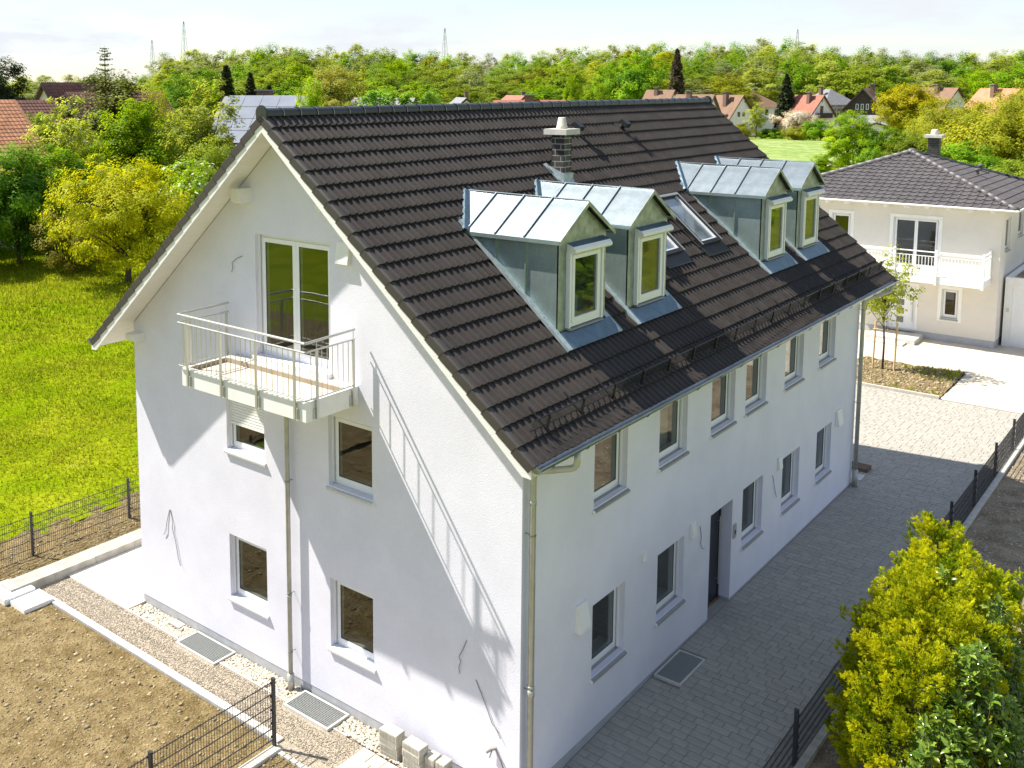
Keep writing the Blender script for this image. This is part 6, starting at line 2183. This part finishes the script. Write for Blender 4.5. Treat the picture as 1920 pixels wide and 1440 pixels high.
# ================================================================== FAR HOUSES
def far_house(label, x, y, rot, w, l, he, hr, wall, roofm, wins=(), chim=(), group=None, xo=.45, hip=False, name='far_house', balc=None, base=0.0, tiles=0, wood_gable=False):
    """gabled house; local frame: gable front towards -y, width w along x, ridge along y; (x, y) is the foot of the front gable's middle"""
    r = empty(name, (x, y, base)); r.rotation_euler = (0, 0, rot)
    tag(r, label, 'house', group)
    def ob(nm, b, mat, parent=r):
        me = b.mesh(nm, mat)
        o = bpy.data.objects.new(nm, me); COL.objects.link(o); o.parent = parent
        return o
    b = MB()
    hw = w / 2
    sl = (hr - he) / hw
    b.box(-hw, hw, 0, l, -.3, he - .02)
    ob('wall', b, wall)
    if not hip:
        b = MB()
        b.prism([(-hw, .001, he - .018), (hw, .001, he - .018), (0, .001, hr - .03)], (0, l - .002, 0))
        ob('gable', b, M['dkwood'] if wood_gable else wall)
        b = MB()
        t_ = .16
        for sg in (1, -1):
            e = (sg * (hw + xo), he - sl * xo)
            b.prism([(0, -xo, hr + .02), (e[0], -xo, e[1] + .02), (e[0], -xo, e[1] + t_), (0, -xo, hr + t_ + .05)], (0, l + 2 * xo, 0))
        rf = ob('roof', b, roofm)
        b = MB()
        for sg in (1, -1):
            e = (sg * (hw + xo), he - sl * xo)
            b.prism([(0, -xo - .05, hr - .12), (e[0], -xo - .05, e[1] - .12), (e[0], -xo - .05, e[1] + t_), (0, -xo - .05, hr + t_ + .05)], (0, .045, 0))
        ob('bargeboard', b, M['dkwood'])
    else:
        b = MB()
        A = [(-hw - xo, -xo, he), (hw + xo, -xo, he), (hw + xo, l + xo, he), (-hw - xo, l + xo, he)]
        if l > w:
            R1, R2 = (0, hw, hr), (0, l - hw, hr)
        else:
            R1, R2 = (0, l * .42, hr), (0, l * .58, hr)
        b.add(A + [R1, R2], [(0, 1, 4), (1, 2, 5, 4), (2, 3, 5), (3, 0, 4, 5)])
        rf = ob('roof', b, roofm)
    for (cx, cyy, cw, top) in chim:
        b = MB()
        b.box(cx - cw / 2, cx + cw / 2, cyy - cw / 2, cyy + cw / 2, he, top)
        c = ob('chimney', b, M['chimbrick'], rf)
        b = MB(); b.box(cx - cw * .7, cx + cw * .7, cyy - cw * .7, cyy + cw * .7, top + .001, top + .12)
        ob('chimney_cap', b, M['fargrey'], rf)
    for (wx, wz, ww, wh, face) in wins:
        if face == 'f':
            f_ = F((0, 0, 0), (1, 0, 0), (0, -1, 0))
        elif face == 'r':
            f_ = F((hw, 0, 0), (0, 1, 0), (1, 0, 0))
        else:
            f_ = F((-hw, 0, 0), (0, 1, 0), (-1, 0, 0))
        b = MB()
        t_ = .09
        b.box(wx - ww / 2, wx - ww / 2 + t_, .002, .06, wz, wz + wh, f_); b.box(wx + ww / 2 - t_, wx + ww / 2, .002, .06, wz, wz + wh, f_)
        b.box(wx - ww / 2 + t_, wx + ww / 2 - t_, .002, .06, wz, wz + t_, f_); b.box(wx - ww / 2 + t_, wx + ww / 2 - t_, .002, .06, wz + wh - t_, wz + wh, f_)
        if ww > 1.2:
            b.box(wx - t_ / 2, wx + t_ / 2, .002, .06, wz + t_, wz + wh - t_, f_)
        wo = ob('window', b, M['pvc'])
        b = MB(); b.box(wx - ww / 2 + t_, wx + ww / 2 - t_, .003, .03, wz + t_, wz + wh - t_, f_)
        ob('pane', b, M['glass'], wo)
    if balc:
        wx, wz, ww = balc
        b = MB()
        b.box(wx - ww / 2, wx + ww / 2, -1.1, -.002, wz, wz + .15)
        bo = ob('balcony', b, M['dkwood'])
        b = MB(); b.box(wx - ww / 2, wx + ww / 2, -1.1, -1.04, wz + .151, wz + 1.05)
        b.box(wx - ww / 2, wx - ww / 2 + .06, -1.039, -.002, wz + .151, wz + 1.05); b.box(wx + ww / 2 - .06, wx + ww / 2, -1.039, -.002, wz + .151, wz + 1.05)
        ob('parapet', b, M['dkwood'], bo)
    return r, ob, rf

# row beyond the meadow; the gables look roughly towards the viewer
V0 = math.atan2(fwh.y, fwh.x) - math.pi / 2          # rotation that turns a gable square to the viewer
FH = 'houses beyond the meadow'
far_house('beige gabled house with brown roof behind the far verge of the tiles', -76.0, 196.5, V0 + R(28), 8.6, 11, 2.9, 8.15, M['farwall'], M['farbrown'], [(-.9, 3.7, 1.0, 1.2, 'f'), (.5, 3.7, 1.0, 1.2, 'f'), (.8, 6.6, .45, .7, 'f'), (0, .6, 2.6, 1.8, 'f')], [(-1.6, 3.0, .9, 8.9)], FH)
far_house('house with brown hip roof half hidden behind the dark fir', -80.4, 222, V0 + R(20), 9.5, 12, 5.2, 8.9, M['farwall'], M['farbrown'], [(2.8, 3.4, 1.2, 1.5, 'f'), (0, 3.4, 1.2, 1.5, 'f')], [(.5, 5, .8, 9.5)], FH, hip=True)
far_house('white gabled house with red roof and black balcony', -64.5, 211.5, V0 + R(22), 9.2, 7.5, 2.5, 8.05, M['farwall'], M['farred'], [(-.2, 4.0, 1.1, 2.0, 'f'), (2.0, 1.3, 2.1, 1.4, 'f'), (-.1, 6.6, .4, .7, 'f')], [(-1.2, 2.6, .8, 8.7)], FH, balc=(0, 3.35, 3.8))
sc = far_house('grey hip roofed house wrapped in scaffolding', -70.3, 243, V0 + R(20), 10, 9, 5.6, 9.4, M['fargrey'], M['fargrey'], [(1.6, 3.4, 1.8, 1.6, 'f')], [(-2.6, 4, .7, 9.9)], FH, hip=True)
scf = empty('scaffold', (-69.9, 240.6, 0)); scf.rotation_euler = (0, 0, V0 + R(20)); tag(scf, 'metal scaffold tubes standing before the grey hip roofed house', 'scaffold')
b = MB()
for k in range(7):
    b.tube([(-5.4 + 1.8 * k, -1.0, 0), (-5.4 + 1.8 * k, -1.0, 7.2 if k % 2 else 6.6)], .06, 4)
for z in (2, 4, 5, 6):
    b.tube([(-5.6, -1.0, z), (5.6, -1.0, z)], .05, 4)
b.tube([(-5.4, -1, 2), (-1.8, -1, 6)], .05, 4); b.tube([(1.8, -1, 2), (5.4, -1, 6)], .05, 4)
o = bpy.data.objects.new('scaffold_tube', b.mesh('scaffold_tube', M['steel'])); COL.objects.link(o); o.parent = scf
b = MB()
for z in (2, 4, 6):
    b.box(-5.5, 5.5, -.95, -.15, z - .12, z - .06)
o = bpy.data.objects.new('scaffold_board', b.mesh('scaffold_board', M['stake'])); COL.objects.link(o); o.parent = scf
far_house('chalet with white lower walls and dark brown timber gable', -51.3, 193.5, V0 + R(-30), 8.6, 12.5, 4.6, 9.5, M['farwall'], M['farbrown'], [(-.9, 5.6, .5, 1.1, 'f'), (0, 5.6, .5, 1.1, 'f'), (.9, 5.6, .5, 1.1, 'f'), (-1.6, 2.0, 1.2, 1.4, 'f'), (1.6, 2.0, 1.2, 1.4, 'f')], [(1.2, 5.2, .9, 10.4)], FH, wood_gable=True)
far_house('house with two brown roof planes right of the golden tree', -40.6, 219, V0 + R(20), 8.0, 9, 5.0, 9.5, M['farwall'], M['farbrown'], [(0, 3, 1.2, 1.4, 'f')], [(-.8, 4, .8, 10.3), (1.0, 7, .7, 10.1)], FH)
far_house('house with orange red roof at the right edge of the background', -24.6, 187.0, V0 + R(12), 8.4, 8, 5.2, 9.4, M['farwall'], M['farorange'], [(0, 3, 1.2, 1.4, 'f')], [(-1.2, 4, .8, 10.2)], FH)
shed = far_house('low white annex with flat pale roof before the chalet', -46.8, 186.5, V0 + R(-10), 5.0, 6, 2.5, 3.3, M['farwall'], M['fargrey'], [(0, .8, 1.2, 1.2, 'f')], (), FH)
# roofs showing just above the black ridge
far_house('white gabled house with pinkish brown roof above the ridge, left of the spruce foot', -79.0, 170.0, V0 + R(50), 8.0, 5, 5.4, 9.35, M['farwall'], M['farbrown'], [(.8, 6.0, .9, 1.1, 'f')], [(-.8, 3, .7, 10.0)], 'roofs peeping over the black ridge')
far_house('house with grey brown roof whose white gable drops behind the far verge', -51.4, 124.5, V0 + R(50), 8.4, 5.0, 4.6, 8.85, M['farwall'], M['farbrown'], [], [(-.9, 3, .6, 9.5)], 'roofs peeping over the black ridge', xo=.35)
far_house('tiny white gable tip with pale chimney above the middle of the ridge', -75.6, 113.8, V0 + R(10), 8, 9, 5.0, 8.75, M['farwall'], M['farred'], [], [(.3, 1.5, .5, 9.4)], 'roofs peeping over the black ridge')
far_house('red roof tip with broad chimney above the middle of the ridge', -65.7, 108.3, V0 + R(80), 8, 9, 5.0, 8.2, M['farwall'], M['farred'], [], [(.0, 4.5, 1.2, 9.0)], 'roofs peeping over the black ridge')
far_house('dark gable tip with pale capped chimney above the ridge', -76.6, 100.9, V0 + R(5), 8, 9, 5.0, 8.55, M['farwall'], M['fargrey'], [], [(.2, 1.2, .45, 9.5)], 'roofs peeping over the black ridge')
far_house('small grey roof corner between the chestnut tops', -71.0, 82.5, V0 + R(60), 7, 8, 5.0, 8.75, M['farwall'], M['fargrey'], [], (), 'roofs peeping over the black ridge')

# houses on the left behind the garden trees
def tiled(label, A, B, C_, D_, mat, nm, cols, rows_):
    pass
def left_house(label, x, y, rot, w, l, he, hr, wall, roofm, chim=(), wins=(), tile=True, hip=False):
    r, ob, rf = far_house(label, x, y, rot, w, l, he, hr, wall, roofm, wins, chim, 'houses behind the garden trees', hip=hip)
    if tile and not hip:
        hw = w / 2; xo = .45; sl = (hr - he) / hw
        ph = math.atan(sl); c_, s_ = math.cos(ph), math.sin(ph)
        ln = (hw + xo) / c_
        for sg in (1, -1):
            b = MB()
            nr_ = int(ln / .36)
            for i in range(nr_):
                d0, d1 = i * ln / nr_, (i + 1) * ln / nr_
                k = 0
                n_ = int((l + 2 * xo) / .30)
                for k in range(n_):
                    y0 = -xo + k * .30
                    b.t = rnd.random()
                    pt = lambda d, yy, n0: (sg * d * c_ + sg * n0 * s_, yy, hr + .17 - d * s_ + n0 * c_)
                    b.add([pt(d0, y0 + .01, .03), pt(d1, y0 + .01, .055), pt(d1, y0 + .10, .085), pt(d0, y0 + .10, .06), pt(d1, y0 + .29, .04), pt(d0, y0 + .29, .02), pt(d1, y0 + .01, .0), pt(d1, y0 + .10, .02), pt(d1, y0 + .29, 0)],
                          [(0, 1, 2, 3), (3, 2, 4, 5), (1, 6, 7, 2), (2, 7, 8, 4)])
            o = ob('roof_tiles', b, roofm, rf); o['kind'] = 'stuff'
    return r, ob, rf
left_house('house with orange tiled roof at the left frame edge', -57.7, 11.5, 0.0, 10.5, 12.2, 4.9, 9.25, M['farwall'], M['farorange'], [(-1.6, 11.0, .5, 10.4)])
left_house('house with dark brown roof and skylight behind the orange roof', -66.0, 22.5, 0.0, 9.0, 9.2, 5.2, 9.1, M['farwall'], M['farmaroon'], [])
left_house('grey white gable with maroon roof between the slender trees', -74.2, 36.0, V0 - R(28), 7.0, 9, 5.4, 10.55, M['farwall'], M['farmaroon'], [])
left_house('house with maroon roof half veiled by the thin olive tree', -72.4, 37.3, 0.0, 10, 9.3, 4.6, 9.7, M['farwall'], M['farmaroon'], [])
r, ob, rf = far_house('house whose grey roof is covered with solar panels', -63.4, 47.8, R(-62), 13.0, 7.2, 4.9, 9.25, M['farwall'], M['fargrey'], [], [(-1.0, 3.0, 1.1, 9.9)], 'houses behind the garden trees')
hw = 6.5; sl = (9.45 - 4.9) / hw; ph = math.atan(sl); c_, s_ = math.cos(ph), math.sin(ph)
for sg in (1, -1):
    for i in range(4):
        for k in range(4):
            d0, d1 = .35 + i * 1.72, .35 + i * 1.72 + 1.66
            y0 = .1 + k * 1.66
            pt = lambda d, yy, n0: (sg * d * c_ + sg * n0 * s_, yy, 9.45 + .20 - d * s_ + n0 * c_)
            b = MB()
            b.add([pt(d0, y0, .05), pt(d1, y0, .05), pt(d1, y0 + 1.62, .05), pt(d0, y0 + 1.62, .05), pt(d0, y0, .09), pt(d1, y0, .09), pt(d1, y0 + 1.62, .09), pt(d0, y0 + 1.62, .09)],
                  [(4, 5, 6, 7), (0, 1, 5, 4), (1, 2, 6, 5), (2, 3, 7, 6), (3, 0, 4, 7)])
            ob('solar_panel', b, M['solar'], rf)

# ================================================================== PYLONS
def pylon(x, y, h, label, arm=True):
    p = empty('lattice_pylon', (x, y, 0)); tag(p, label, 'pylon', 'lattice pylons above the far wood')
    b = MB()
    n_ = 12
    prev = None
    for k in range(n_ + 1):
        z = h * k / n_
        w = 2.0 * (1 - k / n_) ** .8 + .12
        cs = [(-w, -w, z), (w, -w, z), (w, w, z), (-w, w, z)]
        if prev:
            for i in range(4):
                b.tube([prev[i], cs[i]], .075, 4, cap=False)
                b.tube([prev[i], cs[(i + 1) % 4]], .04, 4, cap=False)
        prev = cs
    o = bpy.data.objects.new('mast', b.mesh('mast', M['pylon'])); COL.objects.link(o); o.parent = p
    if arm:
        b = MB()
        for z, w in ((h * .72, 5.5), (h * .82, 4.2)):
            for q in (-1, 1):
                b.tube([(0, 0, z + .8), (q * w * .76, q * w * .65, z)], .12, 4); b.tube([(0, 0, z - .6), (q * w * .76, q * w * .65, z)], .12, 4)
        o = bpy.data.objects.new('crossarm', b.mesh('crossarm', M['pylon'])); COL.objects.link(o); o.parent = p
pylon(-350.2, 262.1, 39.1, 'tallest lattice pylon above the trees at the left', False)
pylon(-447.7, 315.3, 36.1, 'faint lattice pylon left of the tallest one', False)
pylon(-288.6, 366.8, 38.1, 'lattice pylon above the middle of the wood', False)
pylon(-164.1, 479.8, 37.0, 'lattice pylon with crossarms above the right part of the wood', True)
